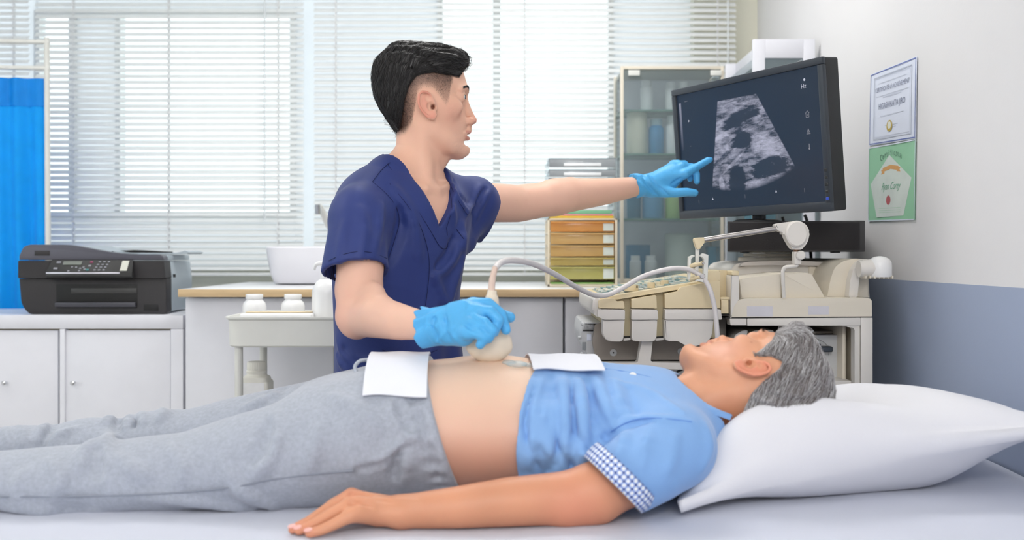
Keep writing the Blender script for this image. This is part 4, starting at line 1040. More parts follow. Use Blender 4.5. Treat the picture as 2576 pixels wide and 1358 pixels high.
for (a, b, r) in (((1737, 669), (1768, 662), .0052), ((1737, 704), (1768, 694), .0052)):
    bm = nb(); tube(bm, [P(a[0], a[1], YA), P((a[0]+b[0])/2-2, (a[1]+b[1])/2, YA-.01), P((a[0]+b[0])/2, (a[1]+b[1])/2, YA-.012), P(b[0], b[1], YA-.022)], [r, r, r*.7, r], 14); obj('roller', bm, M_my, um)
for (px, py, r) in ((1769, 662, .0028), (1767, 694, .0062)):
    bm = nb(); disc(bm, P(px, py, YA-.032), (0, -1, 0), r, .003, 20, .001); obj('screw', bm, M_scr, um)
# ------------------------------------------------------------------ black recorder box and monitor
M_dk = mat('black_metal_case', (46, 45, 47), .5, var=.03, bump=.25, bs=700)
bz0, bz1 = PZ(633, 2.60), PZ(557, 2.60)
A = Vector((PX(1830, 2.60), 2.60, 0)); B = Vector((PX(2176, 2.53), 2.53, 0)); dv = (B-A).normalized(); nv = Vector((-dv.y, dv.x, 0))*1
D4 = [A, B, B+nv*.37, A+nv*.37]
bm = nb(); prism(bm, [(p.x, p.y) for p in D4], bz0, bz1, .0015, axis='Z'); t = thing('recorder_box', 'flat black metal box under the monitor on the machine\'s turntable', 'box', ((A.x+B.x)/2, 2.75, bz0))
obj('case', bm, M_dk, t)
bm = nb(); q0 = A+dv*.006-nv*.0008; q1 = B-dv*.012-nv*.0008; prism(bm, [(q0.x, q0.y), (q1.x, q1.y), (q1.x+nv.x*.002, q1.y+nv.y*.002), (q0.x+nv.x*.002, q0.y+nv.y*.002)], bz0+.004, bz1-.004, .0003, axis='Z'); obj('front_mesh', bm, mat('dark_foam', (40, 38, 40), .8, bump=.6, bs=900), t)
for px in (1880, 2110): boxo('foot', (PX(px, 2.6)-.01, PX(px, 2.6)+.01, 2.62, 2.64, bz0-.003, bz0), M_black, t, bev=.0005)
for pts in (((1968, 545, 2.62), (1976, 575, 2.60), (1985, 615, 2.9), (2000, 640, 2.9), (2045, 660, 2.88)), ((2024, 540, 2.55), (2030, 556, 2.58), (2036, 600, 2.93), (2041, 655, 2.9))):
    bm = nb(); tube(bm, smooth_path([P(a, b, c if c > 2.7 else 2.93) for a, b, c in pts], 5), .0045, 10); obj('power_cable', bm, M_black, t)
mBL, mBR = P(1712, 552, 2.83), P(2094, 531, 2.36)
d_ = (mBR-mBL); wdt = d_.length; d_.normalize(); n_ = Vector((d_.y, -d_.x, 0)).normalized()
up_ = (Vector((0, 0, 1))+n_*.085).normalized(); n_ = d_.cross(up_).normalized()*1
if n_.y > 0: n_ = -n_
hgt = .352
MM = Matrix((d_, up_, -n_)).transposed().to_4x4()   # local x right, y up, z away
MM.translation = (mBL+mBR)/2+up_*hgt/2
mon = thing('monitor', 'black computer monitor showing a grey ultrasound scan wedge', 'monitor', (MM.translation.x, MM.translation.y, bz1))
W2_, H2_ = wdt/2, hgt/2
M_bez = mat('dark_bezel', (52, 58, 66), .35, var=.02, bump=.05, bs=600)
M_cas = mat('monitor_case', (38, 40, 42), .5, var=.02, bump=.15, bs=600)
bm = nb(); box(bm, -W2_, W2_, -H2_, H2_, .004, .05, .006, 3, M=MM); obj('case', bm, M_cas, mon)
bm = nb(); box(bm, -W2_*.75, W2_*.75, -H2_*.75, H2_*.75, .05, .075, .01, 3, M=MM); obj('rear_bulge', bm, M_cas, mon)
bz = .017
bm = nb()
for a in ((-W2_, W2_, H2_-bz, H2_), (-W2_, W2_, -H2_, -H2_+bz+.006), (-W2_, -W2_+bz, -H2_+bz, H2_-bz), (W2_-bz, W2_, -H2_+bz, H2_-bz)):
    box(bm, a[0], a[1], a[2], a[3], -.004, .008, .0025, 2, M=MM)
obj('bezel', bm, M_bez, mon)
for i in range(5):
    y = -H2_+.095-.0165*i
    bm = nb(); box(bm, W2_-bz+.004, W2_-.004, y-.0035, y+.0035, -.0052, -.003, .001, 1, M=MM); obj('button', bm, M_cas if i < 4 else mat('blue_led_button', (50, 80, 190), .3), mon)
# screen image (procedural): x,y in screen metres
sm = bpy.data.materials.new('ultrasound_screen'); sm.use_nodes = True; nt = sm.node_tree; Nn = nt.nodes; Ln = nt.links
bs = Nn['Principled BSDF']; bs.inputs['Base Color'].default_value = (.012, .02, .035, 1); bs.inputs['Roughness'].default_value = .28; bs.inputs['Specular IOR Level'].default_value = .35
uv = Nn.new('ShaderNodeUVMap'); sp = Nn.new('ShaderNodeSeparateXYZ'); Ln.new(uv.outputs[0], sp.inputs[0])
def mth(op, a, b=None, c=None, clamp=False):
    n = Nn.new('ShaderNodeMath'); n.operation = op; n.use_clamp = clamp
    for i, v in enumerate((a, b, c)):
        if v is None: continue
        if isinstance(v, (int, float)): n.inputs[i].default_value = v
        else: Ln.new(v, n.inputs[i])
    return n.outputs[0]
U, Vv = sp.outputs[0], sp.outputs[1]
def edge(u0, v0, u1, v1, soft=.006):   # positive on the right-hand side of the line going down
    dx, dy = u1-u0, v1-v0; l = math.hypot(dx, dy); a, b = -dy/l, dx/l
    s = mth('ADD', mth('MULTIPLY', mth('SUBTRACT', U, u0), a), mth('MULTIPLY', mth('SUBTRACT', Vv, v0), b))
    return mth('DIVIDE', s, soft, clamp=True)
L_ = edge(.315, .885, .235, .20); R_ = mth('SUBTRACT', 1, edge(.595, .875, .785, .365, .006))
T_ = mth('DIVIDE', mth('SUBTRACT', .885, mth('ADD', Vv, mth('MULTIPLY', U, -.0))), .005, clamp=True)
rr_ = mth('POWER', mth('ADD', mth('POWER', mth('SUBTRACT', U, .45), 2), mth('POWER', mth('MULTIPLY', mth('SUBTRACT', Vv, 1.15), .72), 2)), .5)
Bt = mth('DIVIDE', mth('SUBTRACT', .735, rr_), .03, clamp=True)
mask = mth('MULTIPLY', mth('MULTIPLY', L_, R_), mth('MULTIPLY', T_, Bt))
def noise(sx, sy, sc_, det=6, dist=0.0, rot=0):
    mp = Nn.new('ShaderNodeMapping'); mp.inputs['Scale'].default_value = (sx, sy, 1); mp.inputs['Rotation'].default_value = (0, 0, rot); Ln.new(uv.outputs[0], mp.inputs[0])
    n = Nn.new('ShaderNodeTexNoise'); n.inputs['Scale'].default_value = sc_; n.inputs['Detail'].default_value = det; n.inputs['Distortion'].default_value = dist; n.inputs['Roughness'].default_value = .65
    Ln.new(mp.outputs[0], n.inputs['Vector']); return n.outputs[0]
n1 = noise(1.5, 3.4, 9, 8, .6, .35); n2 = noise(1.0, 1.8, 3.2, 4, .5, .35); n3 = noise(2, 3, 40, 3)
tex = mth('ADD', mth('MULTIPLY', mth('SUBTRACT', n1, .42), 1.9), mth('ADD', mth('MULTIPLY', mth('SUBTRACT', n2, .45), 1.1), mth('MULTIPLY', mth('SUBTRACT', n3, .5), .5)))
base_ = mth('ADD', tex, .10)
def blob(cu, cv, ru, rv, rot, amt, soft=.35):
    a = mth('SUBTRACT', U, cu); b = mth('MULTIPLY', mth('SUBTRACT', Vv, cv), .62)
    cr, sr = math.cos(rot), math.sin(rot)
    x = mth('ADD', mth('MULTIPLY', a, cr), mth('MULTIPLY', b, sr)); y = mth('SUBTRACT', mth('MULTIPLY', b, cr), mth('MULTIPLY', a, sr))
    q = mth('ADD', mth('POWER', mth('DIVIDE', x, ru), 2), mth('POWER', mth('DIVIDE', y, rv), 2))
    q = mth('ADD', q, mth('MULTIPLY', mth('SUBTRACT', n1, .5), .7))
    return mth('MULTIPLY', mth('DIVIDE', mth('SUBTRACT', 1+soft, q), 2*soft, clamp=True), amt)
val = base_
for b_ in ((.47, .70, .135, .05, .25, .55), (.475, .535, .062, .038, .1, .55), (.425, .20, .055, .085, -.1, .62), (.66, .30, .13, .045, .1, .55), (.28, .73, .10, .01, .1, .25), (.36, .56, .05, .02, .5, .2), (.33, .42, .12, .012, .5, .2)):
    val = mth('SUBTRACT', val, blob(*b_))
for b_ in ((.31, .19, .02, .045, .1, .4), (.52, .14, .11, .04, .1, .35), (.40, .36, .10, .008, .55, .25), (.62, .48, .08, .06, -.3, .3), (.43, .635, .2, .014, .25, .3), (.34, .60, .06, .09, .1, .18), (.44, .83, .12, .03, .15, .15)):
    val = mth('ADD', val, blob(*b_))
val = mth('MULTIPLY', mth('MAXIMUM', mth('MINIMUM', val, .8), .02), mask)
bar = mth('MULTIPLY', mth('LESS_THAN', mth('ABSOLUTE', mth('SUBTRACT', U, .021)), .008), mth('MULTIPLY', mth('GREATER_THAN', Vv, .52), mth('LESS_THAN', Vv, .93)))
bar = mth('MULTIPLY', bar, mth('MULTIPLY', mth('SUBTRACT', Vv, .5), 1.1))
val = mth('MAXIMUM', val, bar)
cmb = Nn.new('ShaderNodeMix'); cmb.data_type = 'RGBA'; Ln.new(val, cmb.inputs[0])
cmb.inputs[6].default_value = (.009, .015, .026, 1); cmb.inputs[7].default_value = (.60, .60, .74, 1)
Ln.new(cmb.outputs[2], bs.inputs['Emission Color']); bs.inputs['Emission Strength'].default_value = .95
SW, SH_ = W2_-bz, H2_-bz
me = bpy.data.meshes.new('screen'); vs = [MM @ Vector(v) for v in ((-SW, -SH_+.006, .0015), (SW, -SH_+.006, .0015), (SW, SH_, .0015), (-SW, SH_, .0015))]
me.from_pydata(vs, [], [(0, 1, 2, 3)]); ul = me.uv_layers.new(name='UVMap')
for i, q in enumerate(((0, 0), (1, 0), (1, 1), (0, 1))): ul.data[i].uv = q
me.materials.append(sm); scrn = link('screen', me, mon)
M_ui = bpy.data.materials.new('screen_white'); M_ui.use_nodes = True; _b = M_ui.node_tree.nodes['Principled BSDF']
_b.inputs['Base Color'].default_value = (.05, .05, .05, 1); _b.inputs['Emission Color'].default_value = (.72, .74, .85, 1); _b.inputs['Emission Strength'].default_value = .8
_q = M_ui.node_tree.nodes.new('ShaderNodeTexNoise'); M_ui.node_tree.links.new(_q.outputs[0], _b.inputs['Roughness'])
M_ui2 = M_ui.copy(); M_ui2.name = 'screen_grey'; M_ui2.node_tree.nodes['Principled BSDF'].inputs['Emission Strength'].default_value = .3
def sp_(u, v, z=.0008): return MM @ Vector((-SW+2*SW*u, -SH_+.006+(2*SH_-.006)*v, z))
def spoly(name, pts, m=M_ui, z=.0008):
    bm = nb(); bm.faces.new([bm.verts.new(sp_(u, v, z)) for u, v in pts]); return finish(bm, name, m, scrn)
def sline(name, pts, w=.0012, m=M_ui2):
    bm = nb()
    for (a, b) in zip(pts, pts[1:]):
        p, q = sp_(*a), sp_(*b); t = (q-p); l = t.length; t.normalize(); s_ = t.cross(n_)*w/2
        bm.faces.new([bm.verts.new(k) for k in (p-s_-t*w/2, q-s_+t*w/2, q+s_+t*w/2, p+s_-t*w/2)])
    return finish(bm, name, m, scrn)
tm = MM.copy(); tm.translation = sp_(.905, .868)
tm = tm @ Matrix.Rotation(0, 4, 'X')
flip = Matrix(((1, 0, 0, 0), (0, 1, 0, 0), (0, 0, 1, 0), (0, 0, 0, 1)))
text_obj('screen_text', 'Hz', tm, .0145, M_ui, scrn)
spoly('dot', [(.912+.006*math.cos(a), .915+.0095*math.sin(a)) for a in np.linspace(0, 2*PI, 20)[:-1]])
hu, hv = .918, .655
sline('house_icon', [(hu-.011, hv+.012), (hu, hv+.028), (hu+.011, hv+.012)]); sline('house_icon', [(hu-.009, hv+.012), (hu-.009, hv-.02), (hu+.009, hv-.02), (hu+.009, hv+.012)])
sline('house_icon', [(hu-.003, hv+.002), (hu+.003, hv+.002), (hu+.003, hv-.008), (hu-.003, hv-.008), (hu-.003, hv+.002)], .0009)
tv = .53
sline('triangle_icon', [(hu-.011, tv-.018), (hu, tv+.02), (hu+.011, tv-.018), (hu-.011, tv-.018)]); sline('triangle_icon', [(hu, tv+.008), (hu, tv-.009)], .002)
sline('thermometer_icon', [(hu, .435), (hu, .41)], .002); spoly('thermometer_bulb', [(hu+.005*math.cos(a), .402+.008*math.sin(a)) for a in np.linspace(0, 2*PI, 16)[:-1]], M_ui2)
for (u, v) in ((.235, .085), (.69, .105)): spoly('pointer_mark', [(u-.0055, v-.009), (u+.0055, v-.009), (u, v+.011)])
for (u, v) in ((.125, .07), (.475, .085), (.872, .095)): sline('tick', [(u, v-.014), (u, v+.014)], .0009)
spoly('pointer_mark', [(.082, .755), (.082, .775), (.092, .765)]); sline('tick', [(.063, .935), (.085, .937)], .001); sline('tick', [(.082, .55), (.09, .551)], .001)
# neck and stand of the monitor
nc = MM @ Vector((-.012, -H2_+.02, .045))
bm = nb(); tube(bm, [nc+Vector((0, 0, .02)), Vector((nc.x, nc.y, bz1+.001))], .022, 24, flat=.5, up=(n_.x, n_.y, 0)); obj('neck', bm, mat('dark_neck', (30, 36, 44), .35), mon)
nc2 = nc
bm = nb(); lathe(bm, [(.06, 0), (.06, .003), (.05, .006)], (nc.x, nc.y+.02, bz1+.0005), 40); obj('stand_base', bm, M_cas, mon)
# ------------------------------------------------------------------ bed, sheet, pillow
BZ = .752
t = thing('examination_bed', 'examination bed with a white-covered mattress under the patient', 'bed', (-.12, 1.66, 0))
boxo('mattress', (-1.22, .930, 1.215, 2.105, BZ-.11, BZ-.006), mat('white_mattress', (230, 230, 232), .7), t, bev=.02, seg=3)
boxo('bed_frame', (-1.24, .935, 1.20, 2.12, BZ-.16, BZ-.112), M_offw, t, bev=.004)
for x in (-1.18, .87):
    for y in (1.25, 2.07):
        bm = nb(); tube(bm, [(x, y, 0), (x, y, BZ-.16)], .02, 16); obj('leg', bm, M_offw, t)
M_sheet = mat('white_cotton_sheet', (198, 202, 216), .8, var=.006, vs=4, bump=.12, bs=220, sheen=.2)
def bedz(x, y):
    return BZ+.0016*math.sin(x*5+3*y)+.0012*math.sin(y*23+2*math.sin(x*4))*math.exp(-((x-.5)/.6)**2)+.0010*math.sin(x*19+y*13+1.5*math.sin(y*7))
def shf(u, v):
    # drop - top - drop
    x = -1.235+(.9385+1.235)*u; s = v*(.93+.34)-.17; y = 1.205+min(max(s, 0), .93); z = bedz(x, y)
    ex = 0
    if s < 0: z = BZ+s; y = 1.203-.008*abs(math.sin(x*14))*min(1, -s*12)
    if s > .93: z = BZ-(s-.93); y = 2.125+.008*abs(math.sin(x*13))*min(1, (s-.93)*12)
    # soften the head edge
    if u > .985: z -= (u-.985)*.5
    return Vector((x, y, z))
bm = nb(); sheet(bm, shf, 180, 120, .0015); tag(obj('bed_sheet', bm, M_sheet), 'white cotton sheet spread over the examination bed', 'sheet')
# pillow
pc = [Vector((.248, 1.555)), Vector((.922, 1.655)), Vector((.885, 2.13)), Vector((.27, 2.05))]
M_pil = mat('white_pillow_cotton', (224, 224, 229), .75, var=.005, vs=5, bump=.08, bs=200, sheen=.2)
def pil(u, v, side):
    # pincushion outline
    a = u*2-1; b = v*2-1
    uu = .5+.5*a*(1-.085*(1-b*b)); vv = .5+.5*b*(1-.11*(1-a*a))
    p = (pc[0]*(1-uu)+pc[1]*uu)*(1-vv)+(pc[3]*(1-uu)+pc[2]*uu)*vv
    e = max(0, (1-abs(a)**(3.4 if a < 0 else 2.6)))*max(0, (1-abs(b)**2.6)); e = e**.52
    seam = BZ+.006+float(np.interp(u, [0, .1, .2, .35, .6, 1], [0, .022, .045, .064, .082, .105]))+.008*math.sin(u*9+b)*(1-abs(b))
    seam = max(seam-.035*v-.015*u*v, BZ+.005)
    top = seam+(.108-.030*sstep(.45, 1, u))*e+.0035*math.sin(u*40+v*9)*math.exp(-u*7)*e+.003*math.sin(v*30+u*12)*math.exp(-(1-u)*6)+.004*math.sin(u*17+v*7)*e
    er = max(0, (1-abs(a)**3))*max(0, (1-abs(b)**2.6)); eb = er**(.52+1.0*sstep(.25, 1, u))
    bot = seam-(seam-(BZ+.003))*min(1, eb*1.3)*(1-.35*sstep(.75, 1, u))
    if side > 0:
        # dent where the head lies
        x, y = p.x, p.y
        dd = math.exp(-((x-.42)/.16)**4-((y-1.80)/.105)**4)*.060
        top = max(top-dd*1.0, bot+.02)
        top += .050*math.exp(-((y-1.63)/.055)**2-((x-.42)/.20)**2)*min(1, e*1.6)
        return Vector((x, y, top))
    return Vector((p.x, p.y, bot))
bm = nb(); nu, nv = 110, 80
T = [[bm.verts.new(pil(i/nu, j/nv, 1)) for j in range(nv+1)] for i in range(nu+1)]
Bm = [[T[i][j] if i in (0, nu) or j in (0, nv) else bm.verts.new(pil(i/nu, j/nv, -1)) for j in range(nv+1)] for i in range(nu+1)]
for i in range(nu):
    for j in range(nv):
        bm.faces.new((T[i][j], T[i+1][j], T[i+1][j+1], T[i][j+1])); bm.faces.new((Bm[i][j], Bm[i][j+1], Bm[i+1][j+1], Bm[i+1][j]))
tag(obj('pillow', bm, M_pil, None, True, None), 'large white pillow under the grey-haired patient\'s head', 'pillow')
# ------------------------------------------------------------------ people: shared builders
def skin_mat(name):
    m = mat(name, (220, 170, 145), .46, var=.018, vs=9, bump=.10, bs=420, sss=.10, attr='Col', spec=.4); return m
def hermite(zs, vs):
    o = np.argsort(zs); zs = np.array(zs)[o]; vs = np.array(vs)[o]
    g = np.gradient(vs, zs); zz = np.linspace(zs[0], zs[-1], 400); i = np.clip(np.searchsorted(zs, zz)-1, 0, len(zs)-2)
    h = zs[i+1]-zs[i]; t = (zz-zs[i])/h
    v = (2*t**3-3*t**2+1)*vs[i]+(t**3-2*t**2+t)*h*g[i]+(-2*t**3+3*t**2)*vs[i+1]+(t**3-t**2)*h*g[i+1]
    return zz, v
ZP = [-.116, -.110, -.103, -.088, -.065, -.045, -.02, .010, .030, .050, .068, .090, .105, .113]
XF = [.050, .068, .076, .0775, .081, .082, .078, .0775, .083, .0785, .072, .053, .026, .000]
XB = [.030, .015, -.005, -.022, -.044, -.066, -.084, -.097, -.1025, -.101, -.096, -.078, -.056, -.030]
WW = [.012, .026, .036, .0475, .057, .064, .070, .0745, .076, .0755, .071, .056, .036, .014]
TP = [.2, .25, .3, .32, .34, .36, .38, .36, .28, .25, .2, .12, .1, .1]
def head_base():
    tabs = [hermite(ZP, a) for a in (XF, XB, WW, TP)]
    def f(x, y, z):
        zc = np.clip(z, ZP[0], ZP[-1])
        xf, xb, w, tp = [np.interp(zc, t[0], t[1]) for t in tabs]
        c = xb*.5+xf*.5; a = np.maximum((xf-xb)/2, .004)
        u = (x-c)/a; we = np.maximum(w*(1-tp*np.clip(u, 0, 1.3)**2), .004)
        v = np.abs(y)/we; p = 2.25
        r = (np.abs(u)**p+v**p)**(1/p)
        d = (r-1)*np.minimum(a, we)*.9
        dz = np.abs(z-zc)
        return np.where(dz > 0, np.sqrt(np.maximum(d, 0)**2+dz**2), d)
    return f, np.array([-.11, -.08, -.12]), np.array([.09, .08, .118])
def cp(cx, cy): return ((cx-600)*.000246, -(cy-600)*.000246)
def head_field(neck, lo, hi, h=.0019, extra=None, mouth_open=1.0, closed=False, nose=0.0):
    f = Fld(lo, hi, h)
    f.put(head_base())
    for pr, k in neck: f.put(pr, k)
    for s in (1, -1):
        f.put(chain([(.004, s*.055, -.050), (.010, s*.053, -.066), (.030, s*.046, -.084), (.050, s*.031, -.099), (.066, s*.010, -.104)], [.010, .011, .010, .010, .011]), .020)
        f.put(ell((.043, s*.051, -.016), (.024, .0115, .016)), .024)                       # cheekbone
        f.put(chain([(.0785, s*.010, .022), (.0765, s*.026, .0265), (.066, s*.045, .021)], [.0045, .005, .0045]), .012)   # brow
    f.put(ell((.0655, 0, -.100), (.0175, .019, .0135)), .014)                            # chin
    f.put(chain([(.0765-nose*.3, 0, .008), (.0825-nose*.6, 0, -.008), (.0895-nose, 0, -.024), (.0955-nose, 0, -.0365)], [.0062, .0060, .0066, .0078]), .009)  # nose
    for s in (1, -1):
        f.put(ell((.0875-nose*.6, s*.0115, -.0395), (.0098, .0068, .0075)), .006)
        f.put(ell((.0835, s*.032, .0085), (.0105, .0165, .0095)), .012, sub=True)         # socket
        f.put(sphere((.0630, s*.0315, .0075), .0142), .004)
        if closed: f.put(ell((.0790, s*.0325, .0035), (.0035, .012, .0008)), .001, sub=True)
        else: f.put(ell((.0790, s*.0330, .0070), (.0105, .0125, .0042)), .0015, sub=True)
    f.put(chain([(.0865, 0, -.046), (.0860, 0, -.056)], [.0045, .0055]), .008)            # philtrum
    f.put(chain([(.0735, -.0235, -.0675), (.0815, -.012, -.0635), (.0865, 0, -.0615), (.0815, .012, -.0635), (.0735, .0235, -.0675)], [.0026, .0040, .0046, .0040, .0026]), .004)
    f.put(chain([(.0735, -.0215, -.0695), (.0800, -.010, -.0745), (.0838, 0, -.0755), (.0800, .010, -.0745), (.0735, .0215, -.0695)], [.0026, .0043, .0050, .0043, .0026]), .004)
    f.put(ell((.0900, 0, -.0680), (.0155, .0185, .0011+.0010*mouth_open)), .0015, sub=True)
    f.put(ell((.0800, 0, -.0865), (.009, .020, .0045)), .007, sub=True)
    for s in (1, -1): f.put(sphere((.0925-nose*.8, s*.0058, -.0462), .0026), .002, sub=True)
    # ears
    def cp(cx, cy): return ((cx-600)*.000246-.007, -(cy-600)*.000246-.010)
    def E(cx, cy, o=0.0):
        x, z = cp(cx, cy); return (x, s*(.0745+max(0, .011-x)*.32+o), z)
    for s in (1, -1):
        ang = math.radians(-14); R = np.array([[math.cos(ang), 0, math.sin(ang)], [0, 1, 0], [-math.sin(ang), 0, math.cos(ang)]])
        x, z = cp(597, 628); f.put(ell((x, s*(.0765), z), (.0165, .0052, .0275), R), .004)
        f.put(ell((x+.006, s*.070, z), (.012, .008, .022)), .006)
        f.put(chain([E(640, 590), E(622, 545, .001), E(590, 527, .003), E(553, 528, .004), E(530, 556, .004), E(522, 600, .004), E(530, 645, .003), E(560, 692, .002), E(605, 732, .001), E(643, 735)], [.0022, .0028, .0030, .0030, .0030, .0030, .0029, .0028, .0034, .0055]), .002)
        f.put(ell(E(646, 712, .0005), (.0085, .0042, .0085)), .004)
        x, z = cp(628, 640); f.put(ell((x, s*.0850, z), (.0090, .0120, .0110)), .0015, sub=True); f.put(ell((x+.0045, s*.0780, z-.001), (.0042, .0160, .0052)), .001, sub=True)
        x, z = cp(604, 582); f.put(ell((x, s*.0865, z), (.0090, .0090, .0075)), .002, sub=True)
        x, z = cp(556, 610); f.put(ell((x, s*.0890, z), (.0026, .0070, .0160), R), .0012, sub=True)
        f.put(ell(E(672, 655, .0005), (.0034, .0032, .0048)), .002)
    if extra: extra(f)
    return f
def grad(f, p):
    e = f.h; g = np.zeros_like(p)
    for a in range(3):
        d = np.zeros(3); d[a] = e
        g[:, a] = tri(f, p+d)-tri(f, p-d)
    return g/np.maximum(np.linalg.norm(g, axis=1), 1e-9)[:, None]
def tri(f, p):
    q = (p-f.lo)/f.h; q = np.clip(q, 0, f.n-1.001); i = q.astype(int); t = q-i; D = f.D; o = 0
    for a in (0, 1):
        for b in (0, 1):
            for c in (0, 1):
                w_ = (t[:, 0] if a else 1-t[:, 0])*(t[:, 1] if b else 1-t[:, 1])*(t[:, 2] if c else 1-t[:, 2])
                o = o+w_*D[i[:, 0]+a, i[:, 1]+b, i[:, 2]+c]
    return o
def strands(f, V, n, dirf, steps, ds, rad, lift, colf, seed=1, sel=None, wob=.25):
    rs = np.random.RandomState(seed)
    R = V if sel is None else V[sel(V)]
    p = R[rs.randint(0, len(R), n)]+rs.normal(size=(n, 3))*.0008
    off = rs.normal(size=(n, 3))*wob; lf = rs.uniform(-.0012, lift, n); L = rs.uniform(.55, 1.0, n)
    paths = [p.copy()]
    for k in range(steps):
        g = grad(f, p); d = dirf(p)+off+.12*rs.normal(size=(n, 3))
        d -= g*(d*g).sum(1)[:, None]; d /= np.maximum(np.linalg.norm(d, axis=1), 1e-6)[:, None]
        p = p+d*(ds*L)[:, None]
        t = lf*math.sin(min(1, (k+1)/steps*1.3)*PI*.6)
        p = p-g*(tri(f, p)-t)[:, None]
        paths.append(p.copy())
    Pp = np.stack(paths, 1); S = steps+1
    T = np.gradient(Pp, axis=1); T /= np.maximum(np.linalg.norm(T, axis=2), 1e-9)[..., None]
    G = grad(f, Pp.reshape(-1, 3)).reshape(n, S, 3); Bn = np.cross(T, G); Bn /= np.maximum(np.linalg.norm(Bn, axis=2), 1e-9)[..., None]
    r = rad*np.interp(np.linspace(0, 1, S), [0, .3, .8, 1], [.7, 1, .8, .15])[None, :, None]
    ring = np.stack([Pp+Bn*r, Pp+G*r*.9, Pp-Bn*r], 2).reshape(n*S*3, 3)
    base = (np.arange(n)[:, None, None]*S*3+np.arange(S-1)[None, :, None]*3)
    q = []
    for a, b in ((0, 1), (1, 2), (2, 0)):
        q.append(np.stack([base[..., 0]+a, base[..., 0]+b, base[..., 0]+b+3, base[..., 0]+a+3], -1).reshape(-1, 4))
    col = np.repeat(colf(rs, n, paths[0]), S*3, axis=0)
    return ring, np.concatenate(q), col
def L3(c): return np.array(lin(c))
def eye_thing(M, s, parent, closed=False):
    bm = nb(); c = M @ Vector((.0630, s*.0315, .0075))
    bmesh.ops.create_uvsphere(bm, u_segments=32, v_segments=20, radius=.0124, matrix=M @ Matrix.Translation((.0630, s*.0315, .0075)) @ Matrix.Rotation(PI/2, 4, 'Y'))
    e = obj('eyeball', bm, mat('eye_white', (226, 222, 220), .15, var=.01, coat=.6), parent)
    bm = nb(); lathe(bm, [(.0058, 0), (.0052, .0012), (.0030, .0018)], n=24, M=M @ Matrix.Translation((.0747, s*.0315, .0075)) @ Matrix.Rotation(PI/2, 4, 'Y'))
    obj('iris', bm, mat('brown_iris', (60, 36, 24), .12, var=.1, vs=300, coat=.8), e)
def brows(f, s, n, rs, col, M):
    Ps, Qs, Cs = [], [], []
    t = rs.rand(n); base = np.stack([.083-.010*t**2.2, s*(.012+.036*t), .0255+.0065*np.sin(t*2.4)+rs.uniform(-.0025, .0025, n)-.004*t], 1)
    p = base-grad(f, base)*tri(f, base)[:, None]
    d = np.stack([-.3-.6*t, s*np.ones(n), .25-.6*t], 1)+rs.normal(size=(n, 3))*.15
    g = grad(f, p); d -= g*(d*g).sum(1)[:, None]; d /= np.linalg.norm(d, axis=1)[:, None]
    a = p-g*0+g*.0002; b = p+d*.006+g*.0010; w_ = np.cross(d, g)*.00035
    V = np.stack([a-w_, a+w_, b+w_*.2, b-w_*.2], 1).reshape(-1, 3); Q = np.arange(n*4).reshape(n, 4)
    return xf(M, V), Q, np.tile(col, (n*4, 1))
M_hair = mat('hair_strands', (30, 26, 26), .42, var=.10, vs=120, attr='Col', spec=.6)
# ================================================================== the doctor
man = thing('person', 'standing young man in navy scrubs and blue gloves pointing at the monitor', 'person', (-.235, 2.25, 0))
HC = Vector((-.1764, 2.17, 1.470)); MH = Matrix.Translation(HC) @ Matrix.Rotation(math.radians(9), 4, 'Z'); MHi = MH.inverted()
Fv = Vector((.78, -.626, 0)); Sv = Vector((.626, .78, 0)); m0 = Vector((-.215, 2.17, 1.27))
def ld(v): return tuple(MHi.to_3x3() @ Vector(v))
def lp(v): return tuple(MHi @ Vector(v))
TOR = [((-.240, 2.20, .78), .168, .122), ((-.238, 2.195, .88), .160, .116), ((-.238, 2.18, .97), .152, .112), ((-.236, 2.17, 1.07), .152, .110), ((-.234, 2.17, 1.16), .164, .116), ((-.226, 2.17, 1.235), .172, .112), ((-.212, 2.17, 1.285), .125, .078)]
RS = (-.2960, 2.02, 1.228); LS = (-.0878, 2.33, 1.268)
def neckparts(g=-.012):
    tor = [(lp(p), a+g, b+g) for p, a, b in TOR[3:]]
    out = [(limb([((-.014, 0, -.045), .050, .052), ((-.016, 0, -.105), .0515, .053), ((-.036, 0, -.150), .0540, .058), ((-.048, 0, -.185), .062, .068)], (1, 0, 0), (0, 1, 0)), .018)]
    out.append((limb(tor, ld(Sv), ld(Fv)), .03))
    out.append((chain([lp((-.24, 2.125, 1.300)), lp(RS)], [.030, .045]), .03)); out.append((chain([lp((-.18, 2.215, 1.295)), lp(LS)], [.030, .042]), .03))
    out.append((ell((.0300, 0, -.1200), (.012, .011, .014)), .014))
    # neck muscle running from behind the ear to the breastbone
    b = lp(m0+Fv*.070-Sv*.02+Vector((0, 0, .015)))
    out.append((chain([(-.020, -.050, -.060), (-.012, -.046, -.115), tuple(np.array(b)*.6+np.array((-.012, -.046, -.115))*.4), b], [.012, .013, .011, .008]), .018))
    out.append((chain([(-.020, .050, -.060), (-.012, .046, -.115), b], [.012, .013, .008]), .018))
    for s_ in (-1, 1):
        out.append((chain([lp(m0+Fv*.078+Sv*(s_*.02-.02)+Vector((0, 0, .012))), lp(m0+Fv*.058+Sv*(s_*.07-.02)+Vector((0, 0, .022)))], [.008, .008]), .016))
    return out
hf = head_field(neckparts(), (-.20, -.19, -.31), (.20, .19, .135), .0021)
V, Q = hf.mesh(1)
